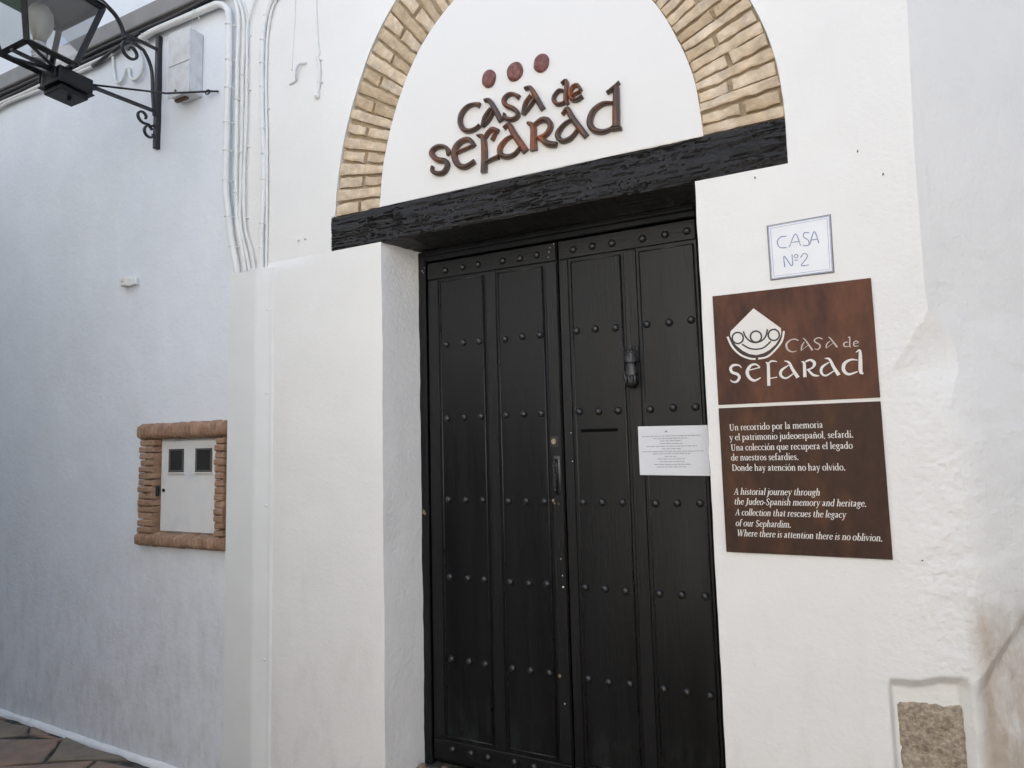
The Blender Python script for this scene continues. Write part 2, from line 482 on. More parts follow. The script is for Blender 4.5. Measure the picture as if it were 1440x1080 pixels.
# ------------------------------------------------------------------ measured outlines (metres on the wall)
WALL_LETTERS = {'a': [[(-1.318, 3.1491, 0.0144), (-1.2932, 3.1425, 0.0191), (-1.2694, 3.1017, 0.0238), (-1.2344, 3.028, 0.0251)], [(-1.2842, 3.1017, 0.0159), (-1.3184, 3.0681, 0.0192), (-1.3319, 3.0253, 0.0176)],
       [(-1.3295, 3.0231, 0.0064), (-1.2998, 3.0442, 0.0095), (-1.2715, 3.0831, 0.0111)]],
 'a.001': [[(-1.1107, 3.1507, 0.0138), (-1.0834, 3.147, 0.0183), (-1.0612, 3.1073, 0.0227), (-1.0251, 3.0311, 0.0239)], [(-1.0806, 3.111, 0.0152), (-1.1105, 3.0793, 0.0183), (-1.1214, 3.032, 0.0183)],
           [(-1.1183, 3.0289, 0.0061), (-1.0901, 3.0553, 0.0091), (-1.0634, 3.0856, 0.0106)]],
 'a.002': [[(-1.2217, 2.9892, 0.0125), (-1.1948, 2.9992, 0.0217), (-1.1682, 2.9477, 0.0292), (-1.1142, 2.8548, 0.0318)],
           [(-1.1683, 2.944, 0.0108), (-1.2086, 2.9348, 0.0171), (-1.2418, 2.9048, 0.0234), (-1.2411, 2.8707, 0.0234), (-1.2109, 2.8512, 0.0216), (-1.1709, 2.855, 0.0184), (-1.14, 2.8814, 0.0137)]],
 'a.003': [[(-0.9347, 2.9824, 0.0117), (-0.9096, 3.0014, 0.0204), (-0.8856, 2.952, 0.0274), (-0.8276, 2.8578, 0.027)],
           [(-0.8857, 2.9484, 0.0101), (-0.9229, 2.9381, 0.016), (-0.9552, 2.9077, 0.022), (-0.9568, 2.8827, 0.0219), (-0.9345, 2.8616, 0.0204), (-0.896, 2.8683, 0.0187), (-0.8658, 2.8969, 0.0129)]],
 'c': [[(-1.3453, 3.133, 0.0242), (-1.373, 3.1456, 0.0146), (-1.4115, 3.1424, 0.0196), (-1.4441, 3.1154, 0.023), (-1.4519, 3.0742, 0.023), (-1.4328, 3.0359, 0.0229), (-1.4014, 3.0213, 0.0195), (-1.3673, 3.0247, 0.0177),
        (-1.3459, 3.0364, 0.0177)]],
 'd': [[(-0.9141, 3.0825, 0.0102), (-0.9434, 3.0977, 0.0147), (-0.9681, 3.0787, 0.0163), (-0.971, 3.0575, 0.0178), (-0.9552, 3.0372, 0.0162), (-0.9269, 3.0349, 0.0132), (-0.9132, 3.0458, 0.0102)],
       [(-0.9327, 3.1241, 0.0088), (-0.9101, 3.1324, 0.0161), (-0.9099, 3.0959, 0.019), (-0.9154, 3.0464, 0.019), (-0.9065, 3.0245, 0.0146)]],
 'd.001': [[(-0.7066, 2.9771, 0.0111), (-0.7482, 2.9845, 0.0182), (-0.7914, 2.9638, 0.024), (-0.8095, 2.9187, 0.0269), (-0.7946, 2.881, 0.0254), (-0.7601, 2.8621, 0.0209), (-0.7251, 2.8628, 0.0166), (-0.7039, 2.875, 0.011)],
           [(-0.7289, 3.0274, 0.0098), (-0.697, 3.0414, 0.0194), (-0.6714, 3.0603, 0.0083)], [(-0.6859, 3.0418, 0.0235), (-0.6904, 2.9519, 0.0304), (-0.6933, 2.8655, 0.0316)],
           [(-0.7149, 2.8589, 0.0111), (-0.6704, 2.8564, 0.0137)]],
 'e': [[(-0.8891, 3.0576, 0.0102), (-0.8449, 3.0674, 0.0101)],
       [(-0.8433, 3.0705, 0.0129), (-0.8583, 3.0978, 0.0145), (-0.8804, 3.0966, 0.016), (-0.8937, 3.0733, 0.0175), (-0.8875, 3.0426, 0.0174), (-0.8644, 3.0329, 0.0159), (-0.8371, 3.0437, 0.0172)]],
 'e.001': [[(-1.4722, 2.9305, 0.0148), (-1.3819, 2.9447, 0.0145)],
           [(-1.3777, 2.9422, 0.0177), (-1.4024, 2.9765, 0.0211), (-1.4409, 2.9817, 0.0245), (-1.4777, 2.959, 0.028), (-1.4874, 2.9143, 0.028), (-1.4649, 2.8666, 0.0262), (-1.4265, 2.8506, 0.0243), (-1.3769, 2.8667, 0.0225)]],
 'f': [[(-1.3597, 2.9873, 0.0112), (-1.3308, 2.9712, 0.0239), (-1.3256, 2.9088, 0.0286), (-1.3279, 2.8483, 0.0285), (-1.3307, 2.8018, 0.0301)],
       [(-1.3208, 2.9689, 0.0175), (-1.3011, 2.9909, 0.019), (-1.2803, 2.9989, 0.0205), (-1.2495, 2.9823, 0.0188)], [(-1.2644, 2.9783, 0.0142), (-1.2841, 2.9465, 0.0174)],
       [(-1.3172, 2.846, 0.0111), (-1.284, 2.8554, 0.0157), (-1.2511, 2.8602, 0.0203)]],
 'r': [[(-1.1001, 2.9849, 0.0137), (-1.0758, 2.9626, 0.0256), (-1.0754, 2.9034, 0.0286), (-1.0755, 2.8504, 0.033)],
       [(-1.0694, 2.9684, 0.0166), (-1.0343, 2.9833, 0.0224), (-1.0026, 2.9725, 0.0238), (-0.9915, 2.9419, 0.0237), (-1.0138, 2.9108, 0.0208), (-1.0561, 2.9025, 0.015)],
       [(-1.0445, 2.9035, 0.0209), (-1.0076, 2.867, 0.0266), (-0.9645, 2.852, 0.022)]],
 's': [[(-1.141, 3.1182, 0.0216), (-1.1667, 3.1402, 0.014), (-1.1947, 3.1447, 0.0187), (-1.2179, 3.1265, 0.0204), (-1.2082, 3.0973, 0.0203), (-1.1726, 3.0729, 0.0201), (-1.151, 3.0485, 0.02), (-1.154, 3.0282, 0.02),
        (-1.1821, 3.0225, 0.0186), (-1.2155, 3.0384, 0.0187), (-1.2157, 3.0597, 0.0094)]],
 's.001': [[(-1.5133, 2.9319, 0.0298), (-1.5328, 2.9701, 0.0167), (-1.5726, 2.9832, 0.0218), (-1.6042, 2.9762, 0.0237), (-1.6136, 2.9544, 0.0254), (-1.5827, 2.9198, 0.0252), (-1.5385, 2.9022, 0.0249), (-1.5275, 2.8762, 0.0249),
            (-1.5484, 2.8494, 0.0233), (-1.5839, 2.8506, 0.0218), (-1.6123, 2.8708, 0.0185), (-1.6083, 2.8921, 0.0101)]]}
DOTS = [(-1.2958, 3.254, 0.0364, 0.044), (-1.1612, 3.2507, 0.0413, 0.0455), (-1.0284, 3.2533, 0.0382, 0.0431)]
SIGN_LETTERS = {'a': [[(-0.0991, 1.8221, 0.0023), (-0.0838, 1.816, 0.0084), (-0.0721, 1.7883, 0.0111), (-0.0562, 1.7581, 0.0129)],
       [(-0.0853, 1.8054, 0.0037), (-0.1101, 1.7886, 0.0094), (-0.1134, 1.7692, 0.0094), (-0.0962, 1.7583, 0.0065), (-0.0708, 1.7736, 0.0037)]],
 'a.001': [[(0.0353, 1.8212, 0.0023), (0.0504, 1.8171, 0.0081), (0.0621, 1.7881, 0.0107), (0.077, 1.7577, 0.0124)],
           [(0.0489, 1.8067, 0.0036), (0.0252, 1.7899, 0.009), (0.0218, 1.7696, 0.009), (0.0357, 1.7591, 0.0063), (0.062, 1.7739, 0.0036)]],
 'a.002': [[(-0.0321, 1.9014, 0.0018), (-0.0238, 1.8938, 0.0041), (-0.0023, 1.8541, 0.0064)], [(-0.0273, 1.8868, 0.0028), (-0.0361, 1.873, 0.0046), (-0.0401, 1.8563, 0.0028)],
           [(-0.0393, 1.8563, 0.0018), (-0.0163, 1.8737, 0.0018)]],
 'a.003': [[(0.0521, 1.8973, 0.0018), (0.0581, 1.8919, 0.004), (0.0784, 1.8581, 0.0063)], [(0.0562, 1.8825, 0.0027), (0.0453, 1.872, 0.0045), (0.0419, 1.858, 0.0027)], [(0.0427, 1.8579, 0.0018), (0.0654, 1.8736, 0.0018)]],
 'c.001': [[(-0.0472, 1.8935, 0.0042), (-0.0565, 1.8997, 0.0042), (-0.0722, 1.8983, 0.0042), (-0.0873, 1.8849, 0.007), (-0.0853, 1.8651, 0.0065), (-0.0704, 1.854, 0.0042), (-0.0538, 1.8565, 0.0019)]],
 'd': [[(0.1391, 1.8068, 0.0035), (0.1179, 1.8099, 0.007), (0.0971, 1.7973, 0.0115), (0.0935, 1.774, 0.0115), (0.1083, 1.7588, 0.0088), (0.1364, 1.7662, 0.0044)],
       [(0.1352, 1.8343, 0.0022), (0.1479, 1.8403, 0.0079), (0.1478, 1.8075, 0.0122), (0.1462, 1.7655, 0.0122), (0.1547, 1.758, 0.0035)]],
 'd.001': [[(0.1137, 1.874, 0.0027), (0.101, 1.8713, 0.0044), (0.1011, 1.8594, 0.004), (0.1148, 1.8582, 0.0027)], [(0.1146, 1.8881, 0.0018), (0.1198, 1.89, 0.004), (0.1182, 1.8594, 0.004), (0.1216, 1.8548, 0.0018)]],
 'e': [[(-0.2244, 1.7968, 0.0043), (-0.1835, 1.8048, 0.0038)],
       [(-0.1835, 1.8048, 0.0038), (-0.1976, 1.8173, 0.0067), (-0.2164, 1.8137, 0.0097), (-0.2294, 1.7921, 0.0126), (-0.2236, 1.7693, 0.0116), (-0.2057, 1.7566, 0.0086), (-0.1829, 1.7665, 0.0029)]],
 'e.001': [[(0.1309, 1.8644, 0.0018), (0.1465, 1.8686, 0.0022)], [(0.1465, 1.8696, 0.0026), (0.1386, 1.875, 0.0035), (0.1312, 1.8691, 0.0044), (0.1326, 1.8576, 0.004), (0.1465, 1.8573, 0.0018)]],
 'f': [[(-0.1627, 1.8221, 0.0029), (-0.1549, 1.8141, 0.0104), (-0.1553, 1.782, 0.0114), (-0.1572, 1.7338, 0.0113)], [(-0.1552, 1.8156, 0.0057), (-0.1419, 1.8254, 0.0066), (-0.1239, 1.8216, 0.0028)],
       [(-0.1524, 1.7611, 0.0038), (-0.1264, 1.7642, 0.0038)]],
 'r': [[(-0.0417, 1.8161, 0.0023), (-0.0329, 1.8096, 0.0092), (-0.0328, 1.7831, 0.011), (-0.0334, 1.758, 0.0119)],
       [(-0.0287, 1.8142, 0.0055), (-0.0109, 1.8191, 0.0082), (0.0013, 1.807, 0.0109), (-0.0062, 1.7908, 0.0073), (-0.0262, 1.784, 0.0037)], [(-0.0218, 1.7847, 0.0064), (-0.0056, 1.7643, 0.0091), (0.0135, 1.7596, 0.0036)]],
 's': [[(-0.2488, 1.8076, 0.0029), (-0.2586, 1.8184, 0.0059), (-0.2776, 1.8198, 0.0098), (-0.2887, 1.809, 0.0108), (-0.2838, 1.7935, 0.0108), (-0.2652, 1.7846, 0.0107), (-0.2588, 1.7716, 0.0097), (-0.2691, 1.7572, 0.0088),
        (-0.2834, 1.7566, 0.0059), (-0.2921, 1.7652, 0.0029)]],
 's.001': [[(0.0325, 1.8924, 0.0045), (0.0199, 1.8979, 0.0036), (0.0066, 1.8919, 0.0041), (0.0082, 1.8836, 0.0046), (0.0206, 1.8742, 0.005), (0.0234, 1.8644, 0.0045), (0.0143, 1.8555, 0.0036), (0.0046, 1.8593, 0.0018)]]}
EMBLEM_WHITE = [[(-0.2932, 1.9315, 0.0074), (-0.2785, 1.8919, 0.0074), (-0.2516, 1.8592, 0.0073), (-0.2196, 1.8415, 0.0073), (-0.1974, 1.8372, 0.0067)],
 [(-0.1881, 1.838, 0.0067), (-0.1545, 1.8437, 0.0071), (-0.1209, 1.8731, 0.0071), (-0.1012, 1.9009, 0.0071), (-0.0934, 1.9338, 0.0066)]]
EMBLEM_FAN = [(-0.194, 2.0305), (-0.1031, 1.9456), (-0.1033, 1.9258), (-0.1099, 1.9067), (-0.1247, 1.8858), (-0.1463, 1.8679), (-0.1675, 1.8572), (-0.1933, 1.8519), (-0.2187, 1.858), (-0.2414, 1.8725), (-0.264, 1.8947), (-0.2781, 1.9173),
 (-0.2833, 1.9356), (-0.2811, 1.9507)]
EMBLEM_DARK = [[(-0.235, 1.9462, 0.0068), (-0.2281, 1.9253, 0.0068), (-0.2135, 1.9073, 0.0068), (-0.1929, 1.8994, 0.0067), (-0.1694, 1.9062, 0.0067), (-0.1555, 1.9234, 0.0067), (-0.15, 1.9463, 0.0067)],
 [(-0.2424, 1.8978, 0.0068), (-0.2174, 1.88, 0.0068), (-0.192, 1.8743, 0.0067), (-0.1663, 1.878, 0.0067), (-0.1399, 1.8995, 0.0067)],
 [(-0.2816, 1.9227, 0.0049), (-0.2645, 1.8856, 0.0059), (-0.2418, 1.8659, 0.0058), (-0.219, 1.8525, 0.0058), (-0.1936, 1.8464, 0.0058), (-0.168, 1.8498, 0.0057), (-0.1444, 1.8603, 0.0057), (-0.1203, 1.8829, 0.0057),
  (-0.109, 1.9066, 0.0047)],
 [(-0.2636, 1.9455, 0.0049), (-0.2495, 1.942, 0.0049)], [(-0.1328, 1.9426, 0.0048), (-0.1213, 1.9445, 0.0047)],
 [(-0.2364, 1.921, 0.0068), (-0.2383, 1.9131, 0.0068), (-0.243, 1.9066, 0.0068), (-0.2497, 1.9026, 0.0069), (-0.2574, 1.9017, 0.0069), (-0.2649, 1.904, 0.0069), (-0.2712, 1.9092, 0.0069), (-0.2751, 1.9165, 0.0069),
  (-0.2762, 1.9248, 0.0069), (-0.2743, 1.9328, 0.0069), (-0.2695, 1.9393, 0.0069), (-0.2628, 1.9432, 0.0069), (-0.2551, 1.9441, 0.0069), (-0.2475, 1.9418, 0.0069), (-0.2413, 1.9365, 0.0068), (-0.2374, 1.9293, 0.0068),
  (-0.2364, 1.921, 0.0068)],
 [(-0.1718, 1.92, 0.0067), (-0.1737, 1.9121, 0.0067), (-0.1783, 1.9057, 0.0067), (-0.1849, 1.9018, 0.0067), (-0.1924, 1.9008, 0.0067), (-0.1998, 1.9031, 0.0068), (-0.2058, 1.9083, 0.0068), (-0.2097, 1.9155, 0.0068),
  (-0.2108, 1.9237, 0.0068), (-0.2088, 1.9316, 0.0068), (-0.2042, 1.938, 0.0068), (-0.1976, 1.9419, 0.0068), (-0.19, 1.9428, 0.0068), (-0.1827, 1.9405, 0.0067), (-0.1766, 1.9353, 0.0067), (-0.1728, 1.9281, 0.0067),
  (-0.1718, 1.92, 0.0067)],
 [(-0.11, 1.9205, 0.0066), (-0.1119, 1.9128, 0.0066), (-0.1164, 1.9064, 0.0066), (-0.1228, 1.9025, 0.0066), (-0.1301, 1.9016, 0.0066), (-0.1374, 1.9039, 0.0066), (-0.1433, 1.909, 0.0067), (-0.1471, 1.9161, 0.0067),
  (-0.1481, 1.9242, 0.0067), (-0.1461, 1.932, 0.0067), (-0.1416, 1.9384, 0.0067), (-0.1351, 1.9423, 0.0067), (-0.1277, 1.9431, 0.0066), (-0.1205, 1.9408, 0.0066), (-0.1147, 1.9357, 0.0066), (-0.1109, 1.9286, 0.0066),
  (-0.11, 1.9205, 0.0066)]]
TILE_LETTERS = [[(-0.0635, 2.289, 0.0037), (-0.0836, 2.2897, 0.0037), (-0.0964, 2.2733, 0.0037), (-0.0894, 2.251, 0.0037), (-0.066, 2.2461, 0.0037)], [(-0.0566, 2.2459, 0.0037), (-0.0327, 2.2931, 0.0037), (-0.0181, 2.2451, 0.0037)],
 [(-0.0474, 2.2628, 0.0037), (-0.0228, 2.2627, 0.0037)], [(0.0135, 2.2893, 0.0036), (-0.0025, 2.292, 0.0037), (-0.0057, 2.2769, 0.0037), (0.0094, 2.2614, 0.0036), (0.0083, 2.2435, 0.0036), (-0.01, 2.2451, 0.0037)],
 [(0.013, 2.2453, 0.0036), (0.0308, 2.2916, 0.0036), (0.0427, 2.2457, 0.0036)], [(0.0197, 2.2611, 0.0036), (0.0392, 2.2618, 0.0036)],
 [(-0.0762, 2.173, 0.0037), (-0.0761, 2.2148, 0.0037), (-0.0515, 2.1734, 0.0037), (-0.0489, 2.2173, 0.0037)],
 [(-0.0296, 2.2078, 0.0037), (-0.0302, 2.2054, 0.0037), (-0.0316, 2.2035, 0.0037), (-0.0336, 2.2024, 0.0037), (-0.0358, 2.2023, 0.0037), (-0.038, 2.2031, 0.0037), (-0.0398, 2.2048, 0.0037), (-0.0409, 2.207, 0.0037),
  (-0.0412, 2.2096, 0.0037), (-0.0406, 2.212, 0.0037), (-0.0392, 2.2139, 0.0037), (-0.0373, 2.215, 0.0037), (-0.035, 2.2152, 0.0037), (-0.0328, 2.2143, 0.0037), (-0.0311, 2.2126, 0.0037), (-0.0299, 2.2104, 0.0037),
  (-0.0296, 2.2078, 0.0037)],
 [(-0.0421, 2.1941, 0.0037), (-0.0294, 2.1935, 0.0037)], [(-0.0208, 2.2013, 0.0037), (-0.0095, 2.2152, 0.0037), (0.0016, 2.2083, 0.0036), (-0.0016, 2.1946, 0.0036), (-0.0203, 2.1714, 0.0037), (0.005, 2.1704, 0.0036)]]
TEXT_LINES = [('Un recorrido por la memoria', -0.306, 1.5724, 0.3209), ('y el patrimonio judeoespañol, sefardí.', -0.307, 1.5352, 0.4164), ('Una colección que recupera el legado', -0.3047, 1.4965, 0.4092),
 ('de nuestros sefardíes.', -0.3056, 1.4592, 0.2344), ('Donde hay atención no hay olvido.', -0.3049, 1.4208, 0.3823), ('A historial journey through', -0.3038, 1.3322, 0.293),
 ('the Judeo-Spanish memory and heritage.', -0.3047, 1.2954, 0.4378), ('A collection that rescues the legacy', -0.3031, 1.2555, 0.3698), ('of our Sephardim.', -0.3036, 1.216, 0.1916),
 ('Where there is attention there is no oblivion.', -0.3014, 1.1792, 0.475)]
CABLES = {'c2': [(-2.9919, 4.2626, 0.0346), (-2.9342, 4.0941, 0.034), (-2.9388, 3.7526, 0.0336), (-2.9357, 3.3508, 0.0331), (-2.9347, 3.0667, 0.0328), (-2.9178, 2.8303, 0.0324), (-2.8731, 2.6542, 0.0319), (-2.8504, 2.522, 0.0316)],
 'c3': [(-2.9588, 4.2512, 0.0267), (-2.8905, 4.0471, 0.0262), (-2.8938, 3.7398, 0.0259), (-2.8954, 3.3413, 0.0256), (-2.901, 3.0599, 0.0253), (-2.8969, 2.8266, 0.0251), (-2.8464, 2.6501, 0.0247), (-2.8137, 2.5169, 0.0245)],
 'c4': [(-2.9149, 4.2195, 0.0151), (-2.8578, 4.004, 0.0149), (-2.8704, 3.7331, 0.0148), (-2.8764, 3.3368, 0.0146), (-2.8842, 3.0565, 0.0144), (-2.8698, 2.8219, 0.0143), (-2.8197, 2.646, 0.0141), (-2.7894, 2.5136, 0.0139)],
 'c5': [(-2.7867, 4.1756, 0.0185), (-2.8376, 4.0625, 0.0186), (-2.8554, 3.987, 0.0186), (-2.8534, 3.7283, 0.0184), (-2.853, 3.4416, 0.0182), (-2.8646, 3.1304, 0.018), (-2.8553, 2.8194, 0.0178), (-2.7953, 2.6423, 0.0175),
        (-2.7692, 2.5108, 0.0173)],
 'c6': [(-2.6422, 4.1261, 0.036), (-2.6882, 4.0617, 0.0362), (-2.7217, 3.9606, 0.0363), (-2.7341, 3.8051, 0.0361), (-2.73, 3.4889, 0.0357), (-2.7159, 3.1756, 0.0352), (-2.7181, 2.8711, 0.0348), (-2.7261, 2.7216, 0.0347),
        (-2.7214, 2.5117, 0.0343)],
 'c7': [(-2.6119, 4.1157, 0.0179), (-2.6716, 4.0402, 0.018), (-2.7041, 3.8596, 0.018), (-2.7075, 3.6395, 0.0179), (-2.7047, 3.4045, 0.0177), (-2.6958, 3.1711, 0.0175), (-2.6941, 2.8667, 0.0173), (-2.6937, 2.5078, 0.0171)],
 'conduit_main': [(-3.8048, 4.2116, 0.0568), (-3.6764, 4.2255, 0.0557), (-3.4043, 4.2215, 0.0534), (-3.17, 4.2186, 0.0514), (-3.0907, 4.2124, 0.0507), (-3.0298, 4.1753, 0.0501), (-3.0, 4.1156, 0.0497), (-2.9948, 3.9652, 0.0494),
                  (-2.9909, 3.7675, 0.049), (-2.9998, 3.5589, 0.0488), (-3.0003, 3.3661, 0.0484), (-3.0031, 3.0806, 0.0479), (-2.9828, 2.9196, 0.0475), (-2.9543, 2.7592, 0.047), (-2.918, 2.6152, 0.0464),
                  (-2.8999, 2.5288, 0.0461)],
 'h1': [(-2.4988, 4.077, 0.0088), (-2.5109, 3.8624, 0.0087), (-2.523, 3.6417, 0.0086)],
 'h1b': [(-2.4195, 3.6562, 0.0119), (-2.4556, 3.6515, 0.012), (-2.4804, 3.625, 0.012), (-2.4821, 3.5918, 0.0137), (-2.4935, 3.5721, 0.0172), (-2.5379, 3.5645, 0.0173)],
 'h2': [(-2.351, 4.0264, 0.0102), (-2.3392, 3.8236, 0.0101), (-2.324, 3.675, 0.01)],
 'h2b': [(-2.3333, 3.6672, 0.0234), (-2.3202, 3.6062, 0.0233), (-2.32, 3.5163, 0.0232), (-2.3327, 3.4452, 0.0232)],
 'u1': [(-4.1284, 4.246, 0.0126), (-4.1058, 4.0964, 0.0125), (-4.0869, 4.02, 0.015), (-4.0479, 3.994, 0.0149), (-4.0109, 4.0038, 0.0148), (-3.9904, 4.0432, 0.0148), (-3.9769, 4.0745, 0.0147)],
 'u2': [(-3.8798, 4.2111, 0.0122), (-3.8324, 4.1171, 0.0144), (-3.8077, 4.0406, 0.0167), (-3.827, 3.9869, 0.0168), (-3.8841, 3.9684, 0.0169), (-3.9291, 3.9959, 0.017), (-3.9492, 4.0515, 0.0171), (-3.9471, 4.0709, 0.0122)]}
# ------------------------------------------------------------------ facade
XLV, XRV = -1.925, -0.385          # door opening
ZO, ZB = 2.570, 2.752              # lintel underside / top
BXL, BXR = -2.245, -0.042          # lintel ends
OUT_L = [(2.752, -2.226), (3.071, -2.180), (3.364, -2.095), (3.639, -1.966), (3.827, -1.822), (3.97, -1.62), (4.06, -1.38), (4.09, -1.134)]
IN_L = [(2.752, -1.937), (3.01, -1.903), (3.289, -1.813), (3.533, -1.675), (3.700, -1.500), (3.79, -1.31), (3.815, -1.134)]
OUT_R = [(2.752, -0.041), (2.90, -0.050), (3.074, -0.078), (3.256, -0.138), (3.50, -0.245), (3.70, -0.375), (3.87, -0.56), (4.0, -0.80), (4.09, -1.134)]
IN_R = [(2.752, -0.345), (3.00, -0.369), (3.20, -0.431), (3.385, -0.519), (3.56, -0.66), (3.70, -0.83), (3.79, -0.98), (3.815, -1.134)]
def dense(tab):
    return spline(tab, 8)
D_OL, D_IL, D_OR, D_IR = map(dense, (OUT_L, IN_L, OUT_R, IN_R))
APEX = 4.09

EDGE = [(-0.4, 0.378), (1.60, 0.378), (1.9, 0.366), (2.05, 0.358), (2.56, 0.362), (3.08, 0.378), (6.5, 0.43)]
def relief(x, z):
    return 0.004 * fbm(x * 1.3, z * 1.3, 2.2) + 0.0012 * fbm(x * 9, z * 9, 5.0)
def fac_y(x, z):
    y = relief(x, z)
    # the part left of the doorway below 2.54 m stands slightly proud
    if x < -2.0 and z < 2.545:
        t = min(1.0, max(0.0, (-2.05 - x) / 0.5))
        y -= 0.016 * t * t
    return y
house = thing('whitewashed_house', 'whitewashed house front with an arched brick doorway, black beam and pale rounded corner', 'house')

def wallpatch(bm, xl, xr, z0, z1, dx=0.035, dz=0.035, yf=fac_y):
    return patch(bm, xl, xr, z0, z1, yf, dx, dz)

bm = bmesh.new()
LX = -2.96
wob = lambda z, s: 0.0035 * fbm(s, z * 2.2, 1.0) + 0.0016 * fbm(s, z * 11, 3.0)
jl = lambda z: XLV + wob(z, 3.0)
jr = lambda z: XRV + wob(z, 8.0)
wallpatch(bm, lambda z: LX, jl, -0.45, ZO)
wallpatch(bm, lambda z: LX, lambda z: BXL, ZO, ZB)
ol = lambda z: interp(D_OL, z) + 0.004 * fbm(1.0, z * 6)
orr = lambda z: interp(D_OR, z) + 0.003 * fbm(7.0, z * 6)
wallpatch(bm, lambda z: LX, ol, ZB, APEX)
RX = lambda z: 0.10
wallpatch(bm, jr, RX, -0.45, ZO)
wallpatch(bm, lambda z: BXR, RX, ZO, ZB)
wallpatch(bm, orr, RX, ZB, APEX)
wallpatch(bm, lambda z: LX, RX, APEX, 5.3, 0.1, 0.1)
# short return of the plaster round the recessed arch and beam
def returns(bm, f, z0, z1, depth, n=40):
    prev = None
    for j in range(n + 1):
        z = z0 + (z1 - z0) * j / n
        x = f(z)
        a = bm.verts.new((x, fac_y(x, z), z))
        b = bm.verts.new((x, depth, z))
        if prev:
            bm.faces.new((prev[0], prev[1], b, a))
        prev = (a, b)
returns(bm, ol, ZB, APEX, 0.05)
returns(bm, orr, ZB, APEX, 0.05)
returns(bm, lambda z: BXL, ZO, ZB, 0.05, 4)
returns(bm, lambda z: BXR, ZO, ZB, 0.05, 4)
for (xa, xb) in ((BXL, XLV), (XRV, BXR)):
    prev = None
    for i in range(9):
        x = xa + (xb - xa) * i / 8
        a = bm.verts.new((x, fac_y(x, ZO), ZO))
        b = bm.verts.new((x, 0.05, ZO))
        if prev:
            bm.faces.new((prev[0], prev[1], b, a))
        prev = (a, b)
wall = mesh_obj('plaster_wall', bm, M['plaster'], house, smooth=True)
for p in wall.data.polygons:
    if abs(p.normal.y) < 0.5:
        p.use_smooth = False

# jambs
for side in (0, 1):
    bm = bmesh.new()
    nz, ny = 90, 9
    rows = []
    for j in range(nz + 1):
        z = -0.3 + (ZO + 0.3) * j / nz
        row = []
        for i in range(ny + 1):
            t = i / ny
            if side == 0:
                x = jl(z) + 0.08 * t
            else:
                x = jr(z) + 0.0 * t
            if 0 < i:
                x += 0.006 * fbm(t * 1.1 + side * 9, z * 3.0, 6.0) * min(1, t * 3)
            y0 = fac_y(jl(z) if side == 0 else jr(z), z)
            row.append(bm.verts.new((x, y0 + (0.262 - y0) * t, z)))
        rows.append(row)
    for j in range(nz):
        for i in range(ny):
            bm.faces.new((rows[j][i], rows[j][i + 1], rows[j + 1][i + 1], rows[j + 1][i]))
    mesh_obj('door_jamb', bm, M['plaster_rough'], house, smooth=True)

# tympanum
bm = bmesh.new()
il = lambda z: interp(D_IL, z) + 0.0016 * fbm(4.0, z * 9)
ir = lambda z: interp(D_IR, z) + 0.0016 * fbm(5.0, z * 9)
patch(bm, il, ir, ZB + 0.001, 3.81, lambda x, z: 0.004 + 0.0012 * fbm(x * 3, z * 3, 8), 0.05, 0.04)
mesh_obj('tympanum', bm, M['plaster_smooth'], house, smooth=True)

# mortar bed behind the voussoirs
def along(tab_o, tab_i, t):
    return pt_at(tab_o, t), pt_at(tab_i, t)
def pt_at(tab, t):
    L = [0.0]
    for a, b in zip(tab, tab[1:]):
        L.append(L[-1] + math.hypot(b[0] - a[0], b[1] - a[1]))
    s = t * L[-1]
    for k in range(1, len(L)):
        if s <= L[k] + 1e-9:
            u = (s - L[k - 1]) / max(1e-9, L[k] - L[k - 1])
            return Vector((tab[k - 1][1] + (tab[k][1] - tab[k - 1][1]) * u, tab[k - 1][0] + (tab[k][0] - tab[k - 1][0]) * u))
    return Vector((tab[-1][1], tab[-1][0]))
bm = bmesh.new()
for (to, ti) in ((D_OL, D_IL), (D_OR, D_IR)):
    prev = None
    for k in range(81):
        o_, i_ = along(to, ti, k / 80)
        row = []
        for q in range(9):
            u = q / 8
            x = o_.x + (i_.x - o_.x) * u
            z = o_.y + (i_.y - o_.y) * u
            row.append(bm.verts.new((x, 0.028 + 0.009 * fbm(x * 22, z * 22, 3), z)))
        if prev:
            for q in range(8):
                bm.faces.new((prev[q], prev[q + 1], row[q + 1], row[q]))
        prev = row
mesh_obj('mortar', bm, M['mortar_tan'], house, smooth=True)

